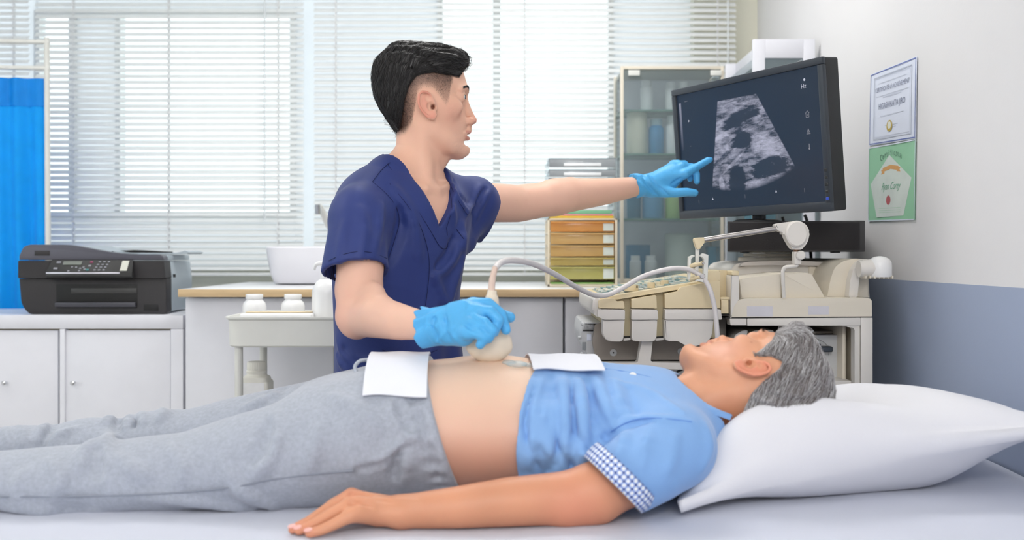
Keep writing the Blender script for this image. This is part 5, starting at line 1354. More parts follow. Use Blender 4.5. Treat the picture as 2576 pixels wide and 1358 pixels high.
def man_cols(V):
    sk = L3((232, 185, 160)); n = len(V); C_ = np.tile(sk, (n, 1))
    x, y, z = V.T
    m = noise3(V, 14, 3)[:, None]*.035; C_ = C_*(1+m)
    def mix(c, w_): return C_*(1-w_[:, None])+L3(c)*w_[:, None]
    C_ = mix((222, 150, 130), .35*np.exp(-((x-.045)/.03)**2-((z+.03)/.03)**2))       # cheeks
    C_ = mix((222, 128, 112), .55*sstep(.077, .083, np.abs(y))*(np.abs(x-.0) < .03)*(z > -.045)*(z < .03))  # ears
    C_ = mix((220, 140, 122), .45*np.exp(-((x-.098)/.01)**2-((z+.038)/.012)**2))      # nose tip
    lip = np.exp(-((z+.0628)/.0036)**4)*(x > .077)*(np.abs(y) < .022)+np.exp(-((z+.0752)/.0040)**4)*(x > .077)*(np.abs(y) < .020)
    C_ = mix((204, 120, 112), np.clip(lip, 0, 1)*.6)
    cn = np.exp(-((x-.0045)/.005)**4-((z+.0205)/.006)**4)*(np.abs(y) < .0795)*(np.abs(y) > .055); C_ = mix((130, 66, 54), cn*.7)  # ear canal: recess shade painted into the skin colour
    # short clipped sides
    xs = np.array([-.12, -.062, -.045, -.032, -.026, -.022, -.010, .010, .022, .030, .036, .042, .047, .060, .075, .09])
    zl = np.array([-.070, -.066, -.062, -.042, -.005, .018, .026, .024, .012, .000, -.006, -.002, .034, .047, .075, .09])
    x_, z_ = x+.004, z+.009
    w_ = sstep(-.006, .016, z_-np.interp(x_, xs, zl))*(1-sstep(.046, .054, x_+.25*np.maximum(0, .04-z_)))
    w_ *= (np.abs(y) > .02)|(x < 0)
    C_ = mix((58, 42, 38), np.clip(w_*(.42+.42*sstep(.005, .045, z)+.4*sstep(-.022, -.05, x))*(1+.06*np.random.RandomState(5).normal(size=len(V))), 0, .9))
    st = .22*np.exp(-((x-.066)/.018)**2-((z+.095)/.018)**2)+.12*np.exp(-((x-.045)/.012)**2-((z+.025)/.02)**2)
    C_ = mix((150, 120, 112), np.clip(st, 0, 1)*(.6+.4*noise3(V, 150, 4)))
    return C_
head_part = (xf(MH, V), Q, man_cols(V))
# arms
SK = (230, 186, 164)
def arm_cols(V, c=SK, seed=5, amt=.05, red=None):
    C_ = np.tile(L3(c), (len(V), 1))*(1+noise3(V, 9, seed)[:, None]*amt)
    if red is not None:
        for p, r, w_ in red:
            k = (w_*np.exp(-((V-np.array(p))**2).sum(1)/r**2))[:, None]; C_ = C_*(1-k)+L3((222, 136, 116))*k
    return C_
f = Fld((-.40, 1.66, .95), (-.08, 2.12, 1.34), .0036)
el = P(898, 798, 1.945); wr_ = P(1075, 820, 1.735)
f.put(chain([RS, P(908, 640, 1.985), P(903, 730, 1.965)], [.050, .046, .0435]))
f.put(chain([P(903, 730, 1.965), P(897, 790, 1.945)], [.0435, .037]), .01)
f.put(chain([P(904, 798, 1.94), P(955, 798, 1.86), P(1010, 810, 1.79), wr_], [.036, .0375, .031, .0225]), .022)
f.put(chain([P(882, 800, 1.955), P(892, 822, 1.94)], [.019, .016]), .02)
f.put(chain([P(940, 740, 1.92), P(960, 775, 1.87)], [.022, .018]), .02)
V, Q = f.mesh(1); rarm = (V, Q, arm_cols(V, red=[(el, .05, .3)]))
f = Fld((-.16, 2.20, 1.16), (.36, 2.72, 1.40), .0036)
A1, A2, A3, A4 = Vector(LS), P(1300, 512, 2.43), P(1398, 498, 2.48), P(1600, 469, 2.62)
f.put(chain([A1, A2, A3], [.046, .044, .040])); f.put(chain([A3, P(1440, 490, 2.51), P(1520, 482, 2.565), A4], [.040, .0405, .033, .0245]), .015)
f.put(chain([P(1385, 478, 2.47), P(1430, 470, 2.50)], [.020, .018]), .02)
V, Q = f.mesh(1); larm = (V, Q, arm_cols(V, seed=8))
# ears, eyes, eyebrows
make_mesh('body', [head_part, rarm, larm], skin_mat('skin'), man)
for s in (1, -1): eye_thing(MH, s, man)
rs = np.random.RandomState(2)
make_mesh('eyebrows', [brows(hf, s, 420, rs, L3((34, 26, 24)), MH) for s in (1, -1)], M_hair, man)
# hair
h = Fld((-.14, -.10, -.09), (.105, .10, .145), .0021)
h.put(ell((-.014, 0, .052), (.094, .0800, .071))); h.put(ell((-.045, 0, .010), (.0705, .0740, .088)), .02)
h.put(ell((.040, 0, .086), (.042, .058, .026)), .02); h.put(chain([(.050, .02, .098), (.068, -.015, .090), (.074, -.03, .078)], [.016, .013, .008]), .012)
h.put(chain([(-.075, 0, .07), (-.06, 0, .1)], [.03, .02]), .03)
xs_ = np.array([-.14, -.064, -.060, -.052, -.045, -.030, -.010, .010, .030, .050, .060, .072, .085, .11]); zl_ = np.array([-.068, -.068, -.060, -.006, .022, .042, .049, .051, .049, .047, .047, .066, .080, .095])
h.disp(lambda x, y, z: 0*x)
X_, Y_, Z_ = h.ax[0][:, None, None], h.ax[1][None, :, None], h.ax[2][None, None, :]
st_ = .0016*np.sin(230*(Y_+.35*X_+.20*Z_)+3*np.sin(30*X_+20*Z_))+.0013*np.sin(410*(Y_-.2*X_+.5*Z_)+2*np.sin(45*X_))
h.D += st_.astype(np.float32)
side = (np.interp(X_, xs_, zl_)-Z_)*.8+0*Y_
back = .0*X_
h.D = np.maximum(h.D, side.astype(np.float32))
bk = np.interp(Z_, [-.075, -.066, -.039, -.010, .012, .032, .06], [-.060, -.0630, -.0785, -.0995, -.111, -.1165, -.13])
h.D = np.maximum(h.D, ((bk-X_)*.85+0*Y_).astype(np.float32))
V, Q = h.mesh(1)
base = (xf(MH, V), Q, np.tile(L3((22, 20, 21)), (len(V), 1)))
def mdir(p):
    x, y, z = p.T; t = sstep(.03, -.07, x)
    sgn = np.where(y > .012, 1, -1)
    return np.stack([-1+.7*t, sgn*(.55*(1-t)+.15), -.15-1.3*t+.3*(z > .09)*(x > .02)], 1)
def mcol(rs, n, p):
    v = rs.uniform(.5, 1.5, (n, 1)); return L3((26, 23, 24))*v
s1_ = strands(h, V, 4600, mdir, 9, .0052, .00042, .0022, mcol, 4, sel=lambda V: (V[:, 2] > -.028) | ((V[:, 2] > -.05) & (V[:, 0] > -.068)))
def fadesel(V):
    x, y, z = V.T; x_, z_ = x+.004, z+.009
    xs = np.array([-.12, -.062, -.045, -.032, -.026, -.022, -.010, .010, .022, .030, .036, .042, .047, .060, .075, .09])
    zl = np.array([-.070, -.066, -.062, -.042, -.005, .018, .026, .024, .012, .000, -.006, -.002, .034, .047, .075, .09])
    return (z_ > np.interp(x_, xs, zl)+.004) & (x_ < .050) & (z < .07) & (np.abs(y) > .03)
Vh, _ = hf.mesh(0)
s3_ = strands(hf, Vh, 6500, lambda p: np.tile([-.45, 0, -1.], (len(p), 1)), 2, .0016, .00016, .0012, lambda rs, n, p: L3((40, 30, 28))*rs.uniform(.6, 1.5, (n, 1)), 7, sel=fadesel, wob=.25)
s2_ = strands(h, V, 160, lambda p: np.tile([.9, -.5, -.5], (len(p), 1)), 7, .0045, .0004, .006, mcol, 5, sel=lambda V: (V[:, 0] > .055))
make_mesh('hair', [base]+[(xf(MH, a), b, c) for a, b, c in (s1_, s2_, s3_)], M_hair, man)
# scrub top
M_nav = mat('navy_scrub_cloth', (34, 52, 116), .58, var=.03, vs=10, bump=.12, bs=700, sheen=.08)
M_navd = mat('navy_seam', (20, 30, 74), .8, var=.03)
f = Fld((-.46, 1.89, .80), (.02, 2.49, 1.385), .0032)
e1, e2 = tuple(Sv), tuple(Fv)
f.put(limb([(p, a, b) for p, a, b in TOR], e1, e2))
f.put(chain([(-.236, 2.128, 1.310), RS], [.035, .053]), .035); f.put(chain([(-.178, 2.215, 1.303), LS], [.032, .054]), .035)
f.put(chain([tuple(m0+Fv*.02+Vector((0, 0, -.02))), tuple(m0-Fv*.055+Vector((.0, 0, .03)))], [.07, .030]), .03)   # upper back
f.put(chain([P(900, 560, 2.02), P(930, 740, 2.09)], [.045, .05]), .04)
def capd(prim, n, c):
    g, lo, hi = prim; n = np.array(n, float); n /= np.linalg.norm(n); cc = float(n @ V3(c))
    return (lambda x, y, z: np.maximum(g(x, y, z), n[0]*x+n[1]*y+n[2]*z-cc)), lo, hi
hemR = P(893, 672, 1.975)
f.put(capd(limb([(RS, .052, .056), (P(900, 570, 2.0), .054, .058), (P(896, 640, 1.98), .0600, .060), (P(893, 700, 1.965), .066, .062)], (1, 0, 0), (0, 1, 0)), (.13, -.43, -1), P(905, 650, 1.915)), .018)
f.put(limb([(P(893, 650, 1.978), .052, .052), (P(893, 740, 1.96), .064, .058)], (1, 0, 0), (0, 1, 0)), .0, sub=True)
hemL = P(1234, 535, 2.385)
ax = (A2-A1).normalized()
f.put(capd(limb([(LS, .055, .055), (tuple(Vector(LS)*.5+P(1225, 540, 2.385)*.5), .054, .056), (P(1235, 546, 2.385), .0550, .066), (P(1290, 550, 2.42), .056, .07)], (.3, -.95, 0), (0, 0, 1)), (.92, .25, -.36), hemL), .02)
f.put(limb([(P(1222, 540, 2.38), .046, .054), (P(1300, 540, 2.43), .055, .064)], (.3, -.95, 0), (0, 0, 1)), .0, sub=True)
f.put(chain([P(1182, 560, 2.32), P(1176, 610, 2.27)], [.03, .02]), .035)
# broad drape folds
def dr(x, y, z):
    s = (x-m0.x)*Sv.x+(y-m0.y)*Sv.y; low = np.clip((1.15-z)/.2, 0, 1)
    return .0030*np.sin(70*s+8*(z-1))*low+.0025*np.sin(38*s-14*z)*np.clip((1.25-z)/.15, 0, 1)
f.disp(dr)
F_ = f.fold
F_([(1160, 560), (1152, 610), (1128, 660), (1085, 700)], .012, .016, .35); F_([(1168, 590), (1158, 650), (1138, 720), (1120, 790)], .010, .015, .35)
F_([(1138, 600), (1128, 640), (1096, 676)], .009, .012, .2, sub=True)
F_([(1090, 690), (1110, 740), (1135, 780)], .007, .012, .3)
F_([(1005, 520), (1010, 560), (995, 620), (978, 660)], .010, .014, -.1, sub=True)
F_([(985, 470), (1020, 520), (1040, 570), (1052, 650)], .010, .016, .4); F_([(905, 530), (915, 580), (905, 640)], .010, .016, .4); F_([(955, 520), (950, 580), (935, 640)], .008, .014, .35)
F_([(868, 560), (862, 610), (852, 660)], .008, .012, .35)
F_([(852, 858), (872, 892), (915, 912), (960, 912)], .010, .014, .3); F_([(850, 890), (862, 915), (890, 935)], .008, .012, .3); F_([(862, 872), (885, 905), (930, 925)], .006, .010, 0, sub=True)
F_([(1085, 880), (1060, 905), (1050, 930)], .007, .012, .3)
F_([(1135, 458), (1148, 495), (1172, 530)], .007, .010, .3); F_([(1142, 452), (1160, 490), (1180, 512)], .005, .008, .0, sub=True)
F_([(1208, 468), (1192, 500), (1172, 540)], .007, .010, .3); F_([(1232, 478), (1208, 520), (1190, 560)], .006, .009, .3); F_([(1222, 474), (1200, 508), (1184, 540)], .005, .008, 0, sub=True)
F_([(1120, 470), (1135, 520), (1140, 560)], .007, .012, .35)
# neck opening: V at the front and round behind
s0 = -.014
def vf(x, y, z):
    s = (x-m0.x)*Sv.x+(y-m0.y)*Sv.y; t = (x-m0.x)*Fv.x+(y-m0.y)*Fv.y
    hw = np.interp(z, [1.18, 1.208, 1.25, 1.30, 1.36], [-.01, .002, .030, .058, .075])
    sc_ = s0*np.interp(z, [1.2, 1.33], [1.0, .2])
    return np.maximum(np.abs(s-sc_)-hw, -t-.01)+0*z
f.put((vf, np.array([-.4, 1.95, 1.17]), np.array([.0, 2.4, 1.40])), .003, sub=True)
f.put(limb([(tuple(m0+Vector((.006, 0, .04))), .066, .066), (tuple(m0+Vector((.012, 0, .16))), .069, .069)], e1, e2), .004, sub=True)
V, Q = biggest(*f.mesh(2)); top = make_mesh('scrub_top', [(V, Q)], M_nav, man)
def seam(pts, fl=f, r=.0006, m=M_navd, nm='seam', par=top):
    q = [fl.ray(a, b) for a, b in smooth_pts(pts)]; q = [Vector(v) for v in q if v is not None]
    if len(q) < 3: return
    a = np.array(q)
    for _ in range(2): a[1:-1] = (a[:-2]+a[1:-1]+a[2:])/3
    a[:, 1] -= .0014
    bm = nb(); tube(bm, [Vector(v) for v in a], r, 6); obj(nm, bm, m, par)
seam([(981, 409), (959, 428), (937, 457)]); seam([(937, 457), (985, 500), (1006, 550), (992, 607), (977, 652)])
seam([(981, 462), (1047, 546), (1076, 625), (1080, 691), (1069, 780)]); seam([(826, 656), (875, 636), (928, 633), (974, 650)])
seam([(975, 412), (1036, 505), (1088, 588), (1108, 622), (1127, 622), (1124, 572)], r=.0007); seam([(1128, 470), (1138, 520), (1124, 572)]); seam([(1149, 577), (1167, 601)], r=.0008)
seam([(1128, 455), (1150, 500), (1176, 540)]); seam([(962, 880), (1040, 900), (1100, 880)])
# trousers and shoes (behind the bed)
f = Fld((-.50, 2.02, .02), (.05, 2.56, .93), .009)
for s in (-1, 1):
    c = m0+Sv*(.085*s); hx, hy = c.x-.025, c.y+.135
    f.put(chain([(hx, hy-.03, .80), (hx, hy+.005, .48), (hx-.01, hy+.02, .10)], [.085, .075, .062]), .02)
f.put(limb([((-.238, 2.20, .86), .146, .102), ((-.238, 2.205, .80), .155, .112)], e1, e2), .03); f.cut((0, 0, -1), -.09)
V, Q = f.mesh(1); make_mesh('trousers', [(V, Q)], M_nav, man)
for s in (-1, 1):
    c = m0+Sv*(.085*s); hx, hy = c.x-.035, c.y+.155
    f = Fld((hx-.12, hy-.2, 0), (hx+.22, hy+.12, .14), .006)
    f.put(chain([(hx, hy, .045), (hx+.06, hy-.05, .042), (hx+.13, hy-.105, .036)], [.042, .042, .036])); f.put(chain([(hx, hy, .04), (hx, hy, .10)], [.042, .042]), .03)
    f.cut((0, 0, -1), -.001); V, Q = f.mesh(1); make_mesh('shoe', [(V, Q)], mat('white_shoe', (225, 225, 225), .5), man)
# gloves
M_glv = mat('blue_nitrile', (84, 172, 228), .40, var=.05, vs=30, bump=.35, bs=160, spec=.4, sss=.05, sssr=(.3, .6, 1))
def glove(lo, hi, palm, fingers, folds, kf=.006, h=.0018):
    f = Fld(lo, hi, h)
    for pr, k in palm: f.put(pr, k)
    for i, (pts, rs_) in enumerate(fingers): f.put(chain(pts, rs_), kf)
    for a in folds: f.fold(*a[:-1], sub=a[-1])
    return f
ctr = P(1075, 822, 1.733); dirn = (P(1160, 812, 1.70)-P(1060, 822, 1.745)).normalized()
K1, K2, K3, K4 = P(1190, 766, 1.712), P(1200, 783, 1.690), P(1192, 808, 1.676), P(1176, 836, 1.670)
Wc = P(1110, 820, 1.722)
palm = [(capd(limb([(P(1058, 824, 1.742), .0270, .0345), (P(1082, 823, 1.733), .0265, .0315), (P(1115, 820, 1.722), .0235, .0295)], (0, 1, 0), (.1, 0, 1)), -dirn, P(1064, 823, 1.74)), 0),
        (limb([(Wc, .0225, .0285), (P(1150, 812, 1.708), .021, .036), (P(1180, 802, 1.698), .017, .034)], (0, 1, 0), (.15, 0, 1)), .012)]
for K in (K1, K2, K3, K4): palm.append((chain([P(1125, 818, 1.72), K], [.020, .0112]), .012))
palm.append((chain([P(1130, 835, 1.715), P(1165, 848, 1.69)], [.018, .015]), .014))
fng = [([K1, P(1228, 764, 1.702), P(1260, 790, 1.695), P(1273, 830, 1.690)], [.0115, .0102, .0092, .0080]),
       ([K2, P(1232, 784, 1.682), P(1254, 806, 1.676), P(1243, 836, 1.676)], [.0115, .0102, .0092, .0078]),
       ([K3, P(1218, 812, 1.664), P(1238, 832, 1.662), P(1229, 852, 1.666)], [.0112, .0098, .0088, .0076]),
       ([K4, P(1200, 838, 1.658), P(1218, 850, 1.659), P(1208, 867, 1.662)], [.0108, .0092, .0084, .0074]),
       ([P(1140, 800, 1.735), P(1200, 792, 1.752), P(1250, 790, 1.748), P(1283, 798, 1.738)], [.0150, .0125, .0110, .0092])]
gf = [([(1080+14*i, 786+3*i), (1074+16*i, 822), (1092+14*i, 862-2*i)], .0028, .005, .25, i % 2 == 1) for i in range(5)]
gf += [([(1095, 790), (1120, 815), (1150, 860)], .0022, .004, .2, False), ([(1180, 792), (1215, 812)], .003, .005, .1, True), ([(1172, 818), (1205, 838)], .003, .005, .1, True), ([(1098, 862), (1120, 838), (1150, 820)], .0022, .004, .2, False)]
g1 = glove((-.165, 1.63, .985), (.025, 1.775, 1.085), palm, fng, gf)
g1.disp(lambda x, y, z: .0022*np.sin((z*math.cos(.5)+y)*260)*np.clip((-.112-x)/.03, 0, 1))
V, Q = g1.mesh(1); make_mesh('glove', [(V, Q)], M_glv, man)
W2 = P(1600, 468, 2.62); d2 = (P(1700, 440, 2.65)-W2).normalized()
J1, J2, J3, J4 = P(1722, 438, 2.640), P(1716, 419, 2.655), P(1704, 414, 2.672), P(1694, 414, 2.688)
palm = [(capd(limb([(P(1588, 467, 2.612), .0280, .0310), (P(1615, 467, 2.625), .0255, .0285), (P(1640, 466, 2.635), .0235, .0280)], (0, 1, 0), (0, 0, 1)), -d2, P(1596, 468, 2.616)), 0),
        (limb([(P(1638, 465, 2.635), .0205, .0275), (P(1672, 455, 2.645), .018, .034), (P(1698, 436, 2.655), .016, .028)], (0, 1, 0), (.1, 0, 1)), .012)]
for J in (J1, J2, J3, J4): palm.append((chain([P(1655, 458, 2.645), J], [.020, .0115]), .012))
palm.append((chain([P(1640, 474, 2.63), P(1675, 482, 2.628)], [.018, .0135]), .014))
fng = [([J1, P(1752, 420, 2.655), P(1785, 401, 2.664)], [.0118, .0098, .0084]),
       ([J2, P(1739, 420, 2.664), P(1752, 438, 2.660), P(1753, 456, 2.656)], [.0112, .0098, .0092, .0082]),
       ([J3, P(1722, 412, 2.684), P(1738, 432, 2.680), P(1736, 450, 2.676)], [.0108, .0095, .0088, .0078]),
       ([J4, P(1706, 410, 2.698), P(1722, 428, 2.698), P(1722, 442, 2.694)], [.0100, .0088, .0082, .0075]),
       ([P(1665, 482, 2.626), P(1700, 485, 2.624), P(1728, 483, 2.626), P(1748, 485, 2.630)], [.0145, .0120, .0108, .0092])]
gf = [([(1608+9*i, 442), (1618+12*i, 466), (1640+14*i, 490)], .0026, .005, .25, i % 2 == 1) for i in range(4)]
gf += [([(1727, 432), (1734, 444)], .0014, .002, .2, False), ([(1748, 418), (1755, 428)], .0012, .002, .2, False), ([(1765, 406), (1771, 416)], .0012, .002, .2, False), ([(1690, 462), (1702, 455), (1712, 448)], .003, .006, .1, True)]
g2 = glove((.285, 2.56, 1.275), (.54, 2.74, 1.40), palm, fng, gf)
g2.disp(lambda x, y, z: .0020*np.sin((z*math.cos(.6)+y+x*.4)*250)*np.clip((.345-x)/.03, 0, 1))
V, Q = g2.mesh(1); make_mesh('glove', [(V, Q)], M_glv, man)
# ================================================================== the patient
pat = thing('person', 'grey-haired man in a blue shirt and grey sweatpants lying on the bed with bare belly', 'person', (-.1, 1.76, BZ))
th = math.radians(31); al = math.radians(10)
Cc = P(1888, 915, 1.670)+Vector((.026, .066, -.036))
upv = Vector((math.cos(al), 0, math.sin(al))); fr0 = Vector((-math.sin(al), 0, math.cos(al))); lf0 = Vector((0, -1, 0))
frv = (fr0*math.cos(th)-lf0*math.sin(th)); lfv = (lf0*math.cos(th)+fr0*math.sin(th))
PS = .975
MPt = Matrix((frv*PS, lfv*PS, upv*PS)).transposed().to_4x4(); MPt.translation = Cc; MPi = MPt.inverted()
def pl(v): return tuple(MPi @ Vector(v))
def pld(v): return tuple((MPi.to_3x3() @ Vector(v)).normalized())
nk = [(limb([((-.018, 0, -.04), .050, .052), ((-.030, .0, -.100), .053, .055), (pl((.285, 1.745, .862)), .066, .075), (pl((.20, 1.755, .862)), .085, .12)], pld((0, 0, 1)), pld((0, 1, 0))), .022),
      (ell((.020, 0, -.118), (.013, .012, .016)), .016),
      (chain([(-.030, .046, -.055), pl((.285, 1.70, .905))], [.014, .012]), .02),
      (chain([(.010, .028, -.095), (.004, .02, -.13)], [.016, .018]), .02)]
pf = head_field(nk, (-.155, -.16, -.285), (.12, .16, .135), .0021, closed=True, mouth_open=.2, nose=.010)
V, Q = pf.mesh(1)
def pat_cols(V):
    C_ = np.tile(L3((216, 158, 126)), (len(V), 1))*(1+noise3(V, 13, 6)[:, None]*.05); x, y, z = V.T
    def mix(c, w_): return C_*(1-w_[:, None])+L3(c)*w_[:, None]
    C_ = mix((216, 120, 100), .5*sstep(.076, .082, np.abs(y))*(np.abs(x) < .03)*(z > -.045)*(z < .03))
    C_ = mix((226, 170, 152), .5*np.exp(-((x-.045)/.03)**2-((z+.05)/.03)**2)); C_ = mix((192, 120, 84), .55*sstep(-.02, -.06, x)*sstep(-.03, -.08, z))
    lip = np.exp(-((z+.0685)/.009)**4)*(x > .0755)*(np.abs(y) < .024); C_ = mix((190, 120, 112), np.clip(lip, 0, 1)*.6)
    rs = np.random.RandomState(8)
    for i in range(16):
        c = np.array([rs.uniform(.0, .06), rs.uniform(.045, .07), rs.uniform(-.06, .03)]); d = ((V-c)**2*np.array([1, .3, 1])).sum(1); C_ = mix((160, 100, 78), .35*np.exp(-d/(.0022**2)))
    return C_
phead = (xf(MPt, V), Q, pat_cols(V))
# torso
PT = [((-.30, 1.76, .852), .172, .092), ((-.20, 1.76, .858), .172, .106), ((-.08, 1.76, .860), .168, .114), ((.02, 1.76, .858), .166, .108), ((.10, 1.76, .854), .166, .104), ((.20, 1.76, .852), .170, .099), ((.28, 1.755, .848), .165, .085)]
f = Fld((-.32, 1.56, .74), (.20, 1.96, 1.0), .004)
f.put(limb(PT[:4]+[((.085, 1.76, .852), .152, .092), ((.20, 1.76, .852), .150, .085)], (0, 1, 0), (0, 0, 1)))
f.put(ell((-.02, 1.75, .875), (.12, .12, .098)), .03)
f.put(ell((-.06, 1.755, .990), (.007, .007, .014)), .012, sub=True)
V, Q = f.mesh(1); belly_f = f
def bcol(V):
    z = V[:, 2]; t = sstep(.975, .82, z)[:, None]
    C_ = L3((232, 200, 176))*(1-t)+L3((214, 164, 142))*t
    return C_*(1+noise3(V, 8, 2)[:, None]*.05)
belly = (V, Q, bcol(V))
# near arm with the hand resting on the sheet
f = Fld((-.325, 1.42, .742), (.235, 1.66, .93), .0026)
f.put(chain([P(1650, 1168, 1.585), P(1500, 1236, 1.548)], [.047, .0420]))
f.put(chain([P(1500, 1238, 1.548), P(1400, 1254, 1.535), P(1280, 1262, 1.522), P(1150, 1276, 1.510), P(1010, 1287, 1.502)], [.0385, .0385, .0355, .0300, .0238]), .02)
f.put(chain([P(1500, 1268, 1.54), P(1430, 1275, 1.53)], [.024, .026]), .02)
Wp = P(1005, 1288, 1.502)
kn = [P(884, 1246, 1.528), P(880, 1250, 1.506), P(880, 1270, 1.486), P(882, 1296, 1.466)]
f.put(limb([(Wp, .0265, .0190), (P(950, 1284, 1.502), .0300, .0200), (P(905, 1272, 1.498), .0360, .0180)], (0, 1, 0), (0, 0, 1)), .014)
for K in kn: f.put(chain([P(955, 1283, 1.502), K], [.0170, .0108]), .010)
pfing = [([kn[0], P(836, 1270, 1.530), P(797, 1300, 1.520), P(772, 1318, 1.510)], [.0110, .0094, .0082, .0070]),
         ([kn[1], P(828, 1278, 1.505), P(778, 1312, 1.486), P(737, 1331, 1.470)], [.0112, .0096, .0085, .0071]),
         ([kn[2], P(832, 1294, 1.480), P(784, 1322, 1.468), P(752, 1334, 1.460)], [.0108, .0093, .0082, .0070]),
         ([kn[3], P(842, 1318, 1.456), P(806, 1334, 1.449), P(778, 1341, 1.445)], [.0100, .0085, .0076, .0066]),
         ([P(965, 1292, 1.525), P(905, 1302, 1.558), P(850, 1318, 1.560), P(815, 1326, 1.552)], [.0150, .0120, .0100, .0080])]
for pts, rs_ in pfing: f.put(chain(pts, rs_), .004)
f.cut((0, 0, -1), -(BZ-.004), .004)
for i in range(3):
    a, b = kn[i], kn[i+1]; m = (a+b)/2; f.put(chain([m+Vector((.03, 0, .008)), m+Vector((.002, 0, .010))], [.003, .005]), .008, sub=True)
f.fold([(1050, 1262), (985, 1255), (930, 1256)], .0016, .006, .6); f.fold([(1000, 1275), (940, 1268), (900, 1262)], .0014, .005, .5)
V, Q = f.mesh(1)
tips = [pts[-1] for pts, _ in pfing[:4]]
pa = arm_cols(V, (206, 146, 114), 12, .05, [(tuple(t), .012, .35) for t in tips]+[(tuple(P(1450, 1290, 1.5)), .05, .35), (tuple(kn[1]), .02, .2)])
parm = (V, Q, pa)
# far arm
f = Fld((-.30, 1.93, .742), (.26, 2.10, .90), .005)
f.put(chain([(.23, 1.965, .83), (.06, 2.005, .795), (-.10, 2.02, .782), (-.19, 2.03, .775)], [.046, .040, .030, .024])); f.put(limb([((-.19, 2.03, .772), .027, .018), ((-.26, 2.04, .765), .036, .012)], (0, 1, 0), (0, 0, 1)), .01)
V, Q = f.mesh(1); parm2 = (V, Q, arm_cols(V, (216, 158, 126), 13))
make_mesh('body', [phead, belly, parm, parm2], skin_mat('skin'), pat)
for pts, _ in pfing[:4]:
    a, b = pts[-2], pts[-1]; d = (b-a).normalized(); n_up = (Vector((0, -.35, 1))-d*d.dot(Vector((0, -.35, 1)))).normalized(); sd = d.cross(n_up)
    bm = nb(); Mn = Matrix((d*.0062, sd*.0047, n_up*.0016)).transposed().to_4x4(); Mn.translation = b+n_up*.0062+d*.001
    bmesh.ops.create_uvsphere(bm, u_segments=16, v_segments=8, radius=1, matrix=Mn); obj('fingernail', bm, mat('fingernail', (232, 176, 168), .3, coat=.4), pat)
for s in (1, -1): eye_thing(MPt, s, pat, True)
rs = np.random.RandomState(3)
make_mesh('eyebrows', [brows(pf, s, 300, rs, L3((60, 50, 48)), MPt) for s in (1, -1)], M_hair, pat)
h = Fld((-.145, -.11, -.085), (.115, .11, .150), .0022)
h.put(ell((-.016, 0, .045), (.096, .0840, .079))); h.put(ell((-.050, 0, .004), (.068, .0770, .080)), .02); h.put(ell((.040, .01, .080), (.036, .05, .030)), .02)
h.put(chain([(.060, .015, .085), (.078, .01, .090), (.086, 0, .084)], [.018, .012, .006]), .012); h.put(ell((.004, 0, .012), (.052, .0785, .040)), .01)
X_, Y_, Z_ = h.ax[0][:, None, None], h.ax[1][None, :, None], h.ax[2][None, None, :]
h.D += (.0018*np.sin(300*(Y_+.5*X_+.1*Z_)+3*np.sin(40*Z_))).astype(np.float32)
px_ = np.array([-.15, -.070, -.050, -.036, -.026, -.018, -.004, .010, .018, .026, .040, .056, .070, .09, .12])
pz_ = np.array([-.046, -.046, -.030, -.012, .006, .026, .034, .018, -.006, .006, .030, .040, .052, .070, .085])
h.D = np.maximum(h.D, ((np.interp(X_, px_, pz_)-Z_)*.8+0*Y_).astype(np.float32))
V, Q = h.mesh(1)
grey = xf(MPt, V), Q, np.tile(L3((96, 90, 90)), (len(V), 1))
def pdir(p):
    x, y, z = p.T; n = len(p)
    fr_ = sstep(.02, .07, x)
    return np.stack([-.9*(1-fr_)-.15, .15*np.sign(y), -.75*(1-fr_)+1.0*fr_], 1)
def pcol(rs, n, p):
    u = rs.rand(n, 1); k = noise3(p, 12, 4)[:, None]*.18
    return L3((100, 88, 86))*(1-np.clip(u+k, 0, 1))+L3((226, 226, 228))*np.clip(u+k, 0, 1)
a_ = strands(h, V, 10000, pdir, 7, .0052, .00036, .0022, pcol, 14, wob=.18)
b_ = strands(h, V, 350, lambda p: np.tile([.3, .1, 1.0], (len(p), 1)), 6, .0045, .0004, .006, pcol, 15, sel=lambda V: (V[:, 0] > .045)*(V[:, 2] > .05))
make_mesh('hair', [grey]+[(xf(MPt, x), y, z) for x, y, z in (a_, b_)], M_hair, pat)
# ------------------------------------------------------------------ shirt
M_shirt = mat('light_blue_shirt_cloth', (126, 168, 220), .75, var=.03, vs=9, bump=.15, bs=500, sheen=.25)
f = Fld((-.03, 1.50, .745), (.375, 2.03, 1.0), .0038)
g_ = .011
f.put(limb([(p, a+g_, b+g_*.9) for p, a, b in PT[2:6]]+[((.245, 1.755, .850), .155, .085)], (0, 1, 0), (0, 0, 1)))
f.put(chain([(.275, 1.72, .868), (.252, 1.602, .852)], [.064, .060]), .04); f.put(chain([(.275, 1.78, .868), (.26, 1.92, .845)], [.066, .060]), .04)
f.put(chain([(.24, 1.75, .885), (.312, 1.69, .870)], [.066, .044]), .03)
f.put(chain([(.29, 1.93, .84), (.18, 1.97, .825)], [.060, .055]), .03)
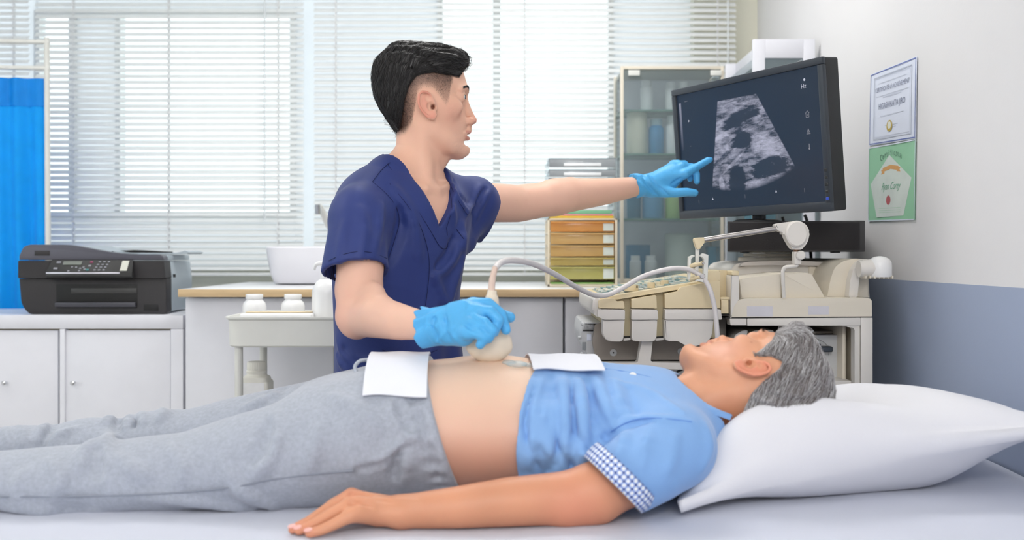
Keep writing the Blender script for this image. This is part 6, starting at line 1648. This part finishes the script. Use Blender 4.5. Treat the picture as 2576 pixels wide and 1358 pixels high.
# bunched hem
f.put(limb([((.055, 1.76, .854), .182, .116), ((.10, 1.76, .852), .184, .116), ((.14, 1.76, .852), .180, .110)], (0, 1, 0), (0, 0, 1)), .01)
def shf2(x, y, z):
    a = np.arctan2(z-.85, 1.76-y); w_ = np.clip((.20-x)/.14, 0, 1)
    tw = np.clip((.965-z)/.05, .15, 1)
    ph = 74*x+1.6*np.sin(a*2.2+.6)+.5*np.sin(a*7)+40*(x-.05)*np.clip((z-.86)/.1, -1, 1)
    return ((1-np.abs(np.sin(ph)))**2*.013-.0040)*np.clip((.23-x)/.10, 0, 1)*tw-.0022*np.sin(a*17+2)*w_*tw
f.disp(shf2)
n_ = (-1, .24, .04); cc = -1*.052+.24*1.76+.04*.93
f.cut(n_, cc, .004)
slv = [((.252, 1.600, .852), .060, .060), (P(1640, 1165, 1.572), .060, .060), (P(1540, 1220, 1.548), .0560, .0560), (P(1480, 1245, 1.535), .056, .056)]
sc_c = P(1545, 1216, 1.545); sn = Vector((-.70, -.12, -.70)).normalized()
f.put(capd(limb(slv, (0, 1, 0), (0, 0, 1)), sn, sc_c), .022)
f.put(capd(chain([P(1555, 1211, 1.55), P(1490, 1246, 1.535)], [.044, .052]), (.75, .1, .65), P(1480, 1130, 1.5)), 0, sub=True)
G = f.fold
for pts in ([(1398, 980), (1404, 1040), (1400, 1110), (1396, 1170)], [(1432, 985), (1444, 1050), (1440, 1120), (1436, 1180)], [(1352, 1120), (1366, 1150), (1378, 1185)], [(1470, 955), (1500, 1030), (1530, 1080)], [(1385, 945), (1372, 1000), (1362, 1040)], [(1478, 1020), (1492, 1070), (1500, 1120)]): G(pts, .0075, .012, .1, sub=True)
for pts in ([(1415, 960), (1424, 1040), (1420, 1150)], [(1376, 1010), (1384, 1080), (1380, 1160)], [(1458, 960), (1470, 1040), (1466, 1120)], [(1345, 1080), (1340, 1130), (1325, 1170)], [(1545, 960), (1560, 1010), (1565, 1050)], [(1500, 950), (1528, 1020), (1548, 1070)], [(1580, 1040), (1572, 1100), (1556, 1150)]): G(pts, .0075, .012, .35)
G([(1535, 1088), (1572, 1062), (1630, 1052), (1700, 1056), (1745, 1066)], .0050, .010, .4); G([(1540, 1096), (1580, 1072), (1640, 1062)], .0040, .008, .0, sub=True)
G([(1772, 1070), (1785, 1120), (1765, 1180)], .006, .012, .4); G([(1640, 1080), (1620, 1130), (1612, 1180)], .006, .014, .5); G([(1700, 1100), (1690, 1150), (1670, 1200)], .006, .014, .5)
G([(1538, 1088), (1515, 1112), (1488, 1140)], .008, .010, .0, sub=True); G([(1556, 962), (1640, 990), (1720, 1040)], .0035, .010, .5)
# neck opening
f.put(limb([(tuple(MPt @ Vector((-.030, 0, -.085))), .066, .062), (tuple(Vector(pl((0, 0, 0)))*0+Vector((.272, 1.742, .885))), .052, .058)], (0, 1, 0), (0, 0, 1)), .004, sub=True)
V, Q = biggest(*f.mesh(1)); shirt = make_mesh('shirt', [(V, Q)], M_shirt, pat); shf_ = f
def pseam(pts, r=.0011): seam(pts, shf_, r, mat('shirt_seam', (98, 140, 205), .8), 'seam', shirt)
pseam([(1536, 1086), (1580, 1060), (1640, 1050), (1740, 1060)]); pseam([(1480, 925), (1560, 932), (1640, 950)])
bm = nb(); q = shf_.ray(1592, 944)
if q is not None: disc(bm, Vector(q)+Vector((0, -.001, .001)), (0, -.6, .8), .0058, .002, 24, .0006); obj('shirt_button', bm, mat('pearl_button', (225, 228, 232), .25, coat=.5), shirt)
# checked turn-up at the sleeve end
cm = bpy.data.materials.new('checked_cuff_cloth'); cm.use_nodes = True; nt = cm.node_tree; b = nt.nodes['Principled BSDF']; b.inputs['Roughness'].default_value = .8
uvn = nt.nodes.new('ShaderNodeUVMap'); sx_ = nt.nodes.new('ShaderNodeSeparateXYZ'); nt.links.new(uvn.outputs[0], sx_.inputs[0])
def cmth(op, a, b_=None):
    n = nt.nodes.new('ShaderNodeMath'); n.operation = op
    for i, v in enumerate((a, b_)):
        if v is None: continue
        if isinstance(v, (int, float)): n.inputs[i].default_value = v
        else: nt.links.new(v, n.inputs[i])
    return n.outputs[0]
lu = cmth('LESS_THAN', cmth('FRACT', cmth('MULTIPLY', sx_.outputs[0], 46)), .42); lv_ = cmth('LESS_THAN', cmth('FRACT', cmth('ADD', cmth('MULTIPLY', sx_.outputs[1], 3.6), .2)), .42)
fac = cmth('MULTIPLY', cmth('ADD', lu, lv_), .5)
rp = nt.nodes.new('ShaderNodeValToRGB'); rp.color_ramp.elements[0].color = (*lin((232, 235, 238)), 1); rp.color_ramp.elements[1].color = (*lin((66, 78, 140)), 1)
e_ = rp.color_ramp.elements.new(.5); e_.color = (*lin((142, 164, 214)), 1); nt.links.new(fac, rp.inputs[0]); nt.links.new(rp.outputs[0], b.inputs['Base Color'])
sax1 = (Vector((.6, .1, .75))-sn*sn.dot(Vector((.6, .1, .75)))).normalized(); sax2 = sn.cross(sax1)
bm = nb(); uvl = bm.loops.layers.uv.new('UVMap'); na, nvv = 96, 6; G4 = []
for i in range(na+1):
    a = 2*PI*i/na; row = []
    for j in range(nvv+1):
        v = j/nvv; rr_ = 1+.035*math.sin(PI*v)+.010*math.sin(a*5)
        c = sc_c-sn*(.030*(1-v))+sn*.003
        row.append(bm.verts.new(c+sax1*math.cos(a)*.0595*rr_+sax2*math.sin(a)*.0585*rr_))
    G4.append(row)
fs = []
for i in range(na):
    for j in range(nvv):
        fc = bm.faces.new((G4[i][j], G4[i+1][j], G4[i+1][j+1], G4[i][j+1])); fs.append(fc)
        for lp_, (a, b2) in zip(fc.loops, ((i, j), (i+1, j), (i+1, j+1), (i, j+1))): lp_[uvl].uv = (a/na, b2/nvv)
me = bpy.data.meshes.new('sleeve_cuff'); bm.to_mesh(me); bm.free(); me.polygons.foreach_set('use_smooth', [True]*len(me.polygons)); me.materials.append(cm)
cuff = link('sleeve_cuff', me, shirt); md = cuff.modifiers.new('thickness', 'SOLIDIFY'); md.thickness = .003; md.offset = -1
# collar: near side lies flat, far tip stands up
def coll(pts_in, pts_out, nm):
    A_, B_ = smooth_path(pts_in, 6), smooth_path(pts_out, 6); n = len(A_)
    bm = nb(); sheet(bm, lambda u, v: A_[round(u*(n-1))].lerp(B_[round(u*(n-1))], v)+Vector((0, -.35, .9))*.006*math.sin(v*PI), n-1, 5, .0018); return obj(nm, bm, M_shirt, shirt)
coll([P(1690, 965, 1.76), P(1745, 1000, 1.70), P(1800, 1030, 1.665), P(1842, 1050, 1.66)], [P(1655, 965, 1.72), P(1705, 1000, 1.675), P(1765, 1032, 1.645), P(1836, 1056, 1.655)], 'collar')
coll([P(1650, 950, 1.79), P(1672, 960, 1.80), P(1700, 978, 1.82)], [P(1656, 926, 1.80), P(1672, 940, 1.81), P(1690, 958, 1.83)], 'collar')
# ------------------------------------------------------------------ sweatpants
M_grey = mat('grey_marl_jersey', (162, 168, 180), .85, var=.07, vs=160, bump=.25, bs=320, sheen=.3, stretch=(1, 1, 1))
f = Fld((-1.20, 1.50, .742), (-.045, 2.02, 1.0), .0045)
f.put(limb([((-.05, 1.76, .860), .180, .1215), ((-.14, 1.76, .859), .181, .119), ((-.22, 1.76, .855), .184, .108), ((-.30, 1.76, .848), .176, .098)], (0, 1, 0), (0, 0, 1)))
nl = [((-.24, 1.665, .848), .098, .098), ((-.33, 1.66, .832), .096, .088), (P(640, 1160, 1.655), .090, .0780), (P(470, 1185, 1.650), .082, .0640), (P(300, 1200, 1.645), .078, .0570), ((-.80, 1.640, .790), .074, .0480), ((-1.00, 1.64, .785), .062, .042), ((-1.14, 1.64, .785), .052, .038)]
f.put(limb(nl, (0, 1, 0), (0, 0, 1)), .03)
fl_ = [((-.24, 1.860, .855), .096, .092), ((-.33, 1.86, .842), .092, .084), ((-.46, 1.860, .824), .086, .076), ((-.58, 1.86, .812), .080, .062), ((-.70, 1.86, .803), .077, .055), ((-.92, 1.86, .790), .070, .048), ((-1.14, 1.86, .785), .052, .040)]
f.put(limb(fl_, (0, 1, 0), (0, 0, 1)), .03)
f.disp(lambda x, y, z: .0018*np.sin(24*x+30*y+3*np.sin(9*x))+.0015*np.sin(55*x-40*z+20*y)*np.clip((-.4-x)/.2, 0, 1))
def wbd(x, y, z):
    a = np.arctan2(z-.86, 1.76-y); e = x+.31*z-.159
    return (-.0032*np.sin(a*44)-.0018*np.sin(a*23+1))*np.clip(1.4-np.abs((e+.024)/.020)*1.4, 0, 1)
f.disp(wbd)
f.cut((.955, 0, .296), .159*.955, .003)
f.cut((0, 0, -1), -(BZ-.006), .006)
def G(p, r, k, sk, sub=False, y0=None): f.fold(p, r*1.55, k*1.0, sk, sub, y0, lift=.0020 if not sub else .0)
G([(1035, 1005), (1045, 1040), (1070, 1110), (1100, 1200)], .0055, .008, -.1, sub=True)
G([(280, 1095), (256, 1125), (264, 1178), (270, 1240)], .010, .014, .35); G([(226, 1118), (212, 1145), (200, 1180)], .009, .014, .3); G([(244, 1125), (240, 1160), (246, 1200)], .008, .012, .1, sub=True)
G([(300, 1150), (330, 1180), (380, 1200)], .007, .012, .35); G([(694, 1050), (690, 1110), (665, 1160), (628, 1206)], .009, .016, .4); G([(672, 1060), (662, 1120), (640, 1160)], .007, .014, .2, sub=True)
G([(1046, 1100), (1005, 1126), (970, 1158), (880, 1172)], .008, .010, .35); G([(1050, 1110), (1012, 1138), (975, 1168), (900, 1181)], .005, .008, .0, sub=True)
G([(1010, 1140), (1002, 1175), (996, 1200)], .007, .012, .1, sub=True); G([(1030, 1120), (1022, 1165), (1015, 1210)], .007, .012, .35); G([(985, 1018), (998, 1045), (1016, 1075), (1045, 1110)], .007, .014, .4)
G([(1000, 1015), (1012, 1045), (1030, 1080)], .006, .012, .1, sub=True); G([(840, 1000), (900, 1030), (940, 1080)], .006, .016, .4); G([(800, 1080), (790, 1140), (770, 1180)], .006, .016, .5)
G([(560, 1160), (600, 1230), (680, 1270), (740, 1300)], .007, .014, .4); G([(430, 1130), (460, 1180), (440, 1230)], .006, .014, .4); G([(120, 1160), (150, 1200), (140, 1240)], .006, .014, .4)
G([(60, 1190), (40, 1230), (50, 1260)], .006, .014, .4); G([(360, 1250), (500, 1262), (640, 1285)], .006, .014, .4); G([(0, 1275), (120, 1285), (260, 1290)], .006, .014, .4)
# far leg creases near the knee
for pts in ([(335, 1036), (340, 1055), (336, 1075)], [(98, 1140), (112, 1095), (146, 1062)], [(378, 1022), (362, 1034), (352, 1046)], [(290, 1048), (300, 1066), (290, 1084)], [(660, 1000), (690, 985), (720, 975)]): G(pts, .006, .010, .0, sub=True, y0=1.75)
for pts in ([(322, 1036), (324, 1056), (316, 1080)], [(352, 1040), (362, 1056), (356, 1072)], [(398, 1020), (410, 1040), (400, 1062)], [(90, 1120), (100, 1085), (120, 1062)], [(130, 1120), (150, 1095), (200, 1080)], [(40, 1075), (60, 1100), (50, 1130)], [(300, 1032), (280, 1050), (262, 1066)], [(700, 990), (660, 1010), (610, 1030)], [(10, 1080), (20, 1100), (12, 1130)]): G(pts, .0065, .010, .35, y0=1.75)
V, Q = f.mesh(1); pants = make_mesh('sweatpants', [(V, Q)], M_grey, pat); pants_f = f
M_gs = mat('grey_seam', (140, 146, 158), .9)
seam([(0, 1249), (200, 1248), (410, 1241), (582, 1226), (675, 1207), (790, 1192), (890, 1184)], f, .0012, M_gs, 'seam', pants)
bm = nb(); tube(bm, smooth_path([P(926, 905, 1.735), P(905, 908, 1.725), P(893, 922, 1.72), P(896, 938, 1.715), P(890, 950, 1.71)], 5), [.0032]*4+[.004, .003], 10); obj('drawstring', bm, mat('grey_cord', (178, 184, 196), .8, var=.08, vs=300), pants)
for yy in (1.64, 1.86):
    f = Fld((-1.225, yy-.06, .745), (-1.10, yy+.06, .92), .005); f.put(chain([(-1.13, yy, .785), (-1.175, yy, .80), (-1.195, yy+.01, .875)], [.034, .034, .026]))
    f.put(sphere((-1.18, yy, .788), .030), .02); V, Q = f.mesh(1); make_mesh('sock', [(V, Q)], mat('white_sock', (225, 225, 225), .9), pat)
# ------------------------------------------------------------------ towels, gel, probe
M_tow = mat('white_cleaning_cloth', (226, 228, 236), .85, var=.006, bump=.2, bs=300)
def drape(label, x0, x1, f0, f1, hw, hh, skew=0.0, yc=1.76, zc=.86, curl=0):
    def fn(u, v):
        x = x0+(x1-x0)*u+skew*v; ph = math.radians(f0+(f1-f0)*v+1.2*math.sin(u*5))
        k = 1+.012*math.sin(u*9+v*4)*.5+.01*max(0, .12-v)*8*math.sin(u*7+1)
        return Vector((x, yc-hw*k*math.cos(ph), zc+hh*k*math.sin(ph)))
    bm = nb(); sheet(bm, fn, 30, 30, .0022); return tag(obj('cloth', bm, M_tow), label, 'cloth', 'white cloths tucked round the bare belly')
drape('white cloth folded over the sweatpants waistband, nearer the feet', -.232, -.132, 35, 112, .1900, .1235, skew=-.012)
drape('white cloth tucked under the shirt hem, nearer the head', .034, .150, 62, 116, .197, .1270, skew=-.012, zc=.853)
bm = nb()
for (px, py, a, b) in ((1300, 912, .018, .006), (1325, 915, .014, .005), (1280, 908, .012, .005)):
    p = belly_f.ray(px, py+4); p = Vector(p) if p is not None else P(px, py, 1.74)
    bmesh.ops.create_uvsphere(bm, u_segments=20, v_segments=12, radius=1, matrix=Matrix.Translation(p) @ Matrix.Diagonal((a, .012, b, 1)))
tag(obj('gel_smear', bm, mat('clear_gel', (220, 235, 240), .05, alpha=.35, var=.0, coat=1), None), 'glossy clear gel smear on the belly beside the probe', 'gel')
pr = thing('ultrasound_probe', 'cream ultrasound probe pressed on the belly, its cable looping to the machine', 'probe', tuple(P(1232, 905, 1.715)))
YPb = 1.716; M_pb = mat('cream_probe_plastic', (226, 212, 192), .32, var=.02, coat=.3)
f = Fld((-.085, 1.685, .965), (.012, 1.75, 1.10), .002)
f.put(limb([(P(1237, 752, YPb), .0115, .0115), (P(1235, 790, YPb), .0155, .014), (P(1232, 830, YPb), .026, .0165), (P(1231, 855, YPb), .0370, .0175), (P(1231, 872, YPb), .0370, .0175), (P(1231, 884, YPb), .030, .017)], (1, 0, 0), (0, 1, 0)), 0)
f.put(ell(P(1231, 872, YPb), (.0375, .0185, .0230)), .006)
V, Q = f.mesh(1); pbd = make_mesh('housing', [(V, Q)], M_pb, pr)
f = Fld((-.085, 1.685, .955), (.012, 1.75, 1.01), .002); f.put(ell(P(1231, 871, YPb), (.0370, .0180, .0238))); f.cut((0, 0, 1), PZ(884, YPb)); V, Q = f.mesh(1); make_mesh('lens', [(V, Q)], mat('probe_lens', (206, 188, 166), .3), pr)
bm = nb(); tube(bm, [P(1237, 754, YPb), P(1237, 742, YPb), P(1238, 730, YPb)], [.0105, .0088, .0078], 20); obj('collar', bm, M_pb, pr)
bm = nb(); tube(bm, smooth_path([P(1236, 742, YPb), P(1238, 706, 1.72), P(1246, 672, 1.725)], 5), [.0060, .0056, .0044], 16); obj('strain_relief', bm, mat('pinkish_rubber', (214, 190, 176), .5), pr)
bm = nb(); tube(bm, smooth_path([P(1245, 676, 1.725), P(1262, 659, 1.76), P(1295, 655, 1.83), P(1345, 665, 1.95), P(1400, 692, 2.08), P(1450, 722, 2.20), P(1495, 742, 2.29), P(1530, 741, 2.33), P(1570, 722, 2.35), P(1620, 694, 2.36), P(1680, 677, 2.365), P(1725, 676, 2.37), P(1752, 686, 2.372), P(1770, 700, 2.355), P(1786, 728, 2.345), P(1797, 770, 2.345), P(1803, 820, 2.345), P(1806, 880, 2.35), P(1806, 1010, 2.37)], 6), .0056, 14)
obj('cable', bm, mat('pale_cable', (214, 210, 210), .4, var=.01), pr)
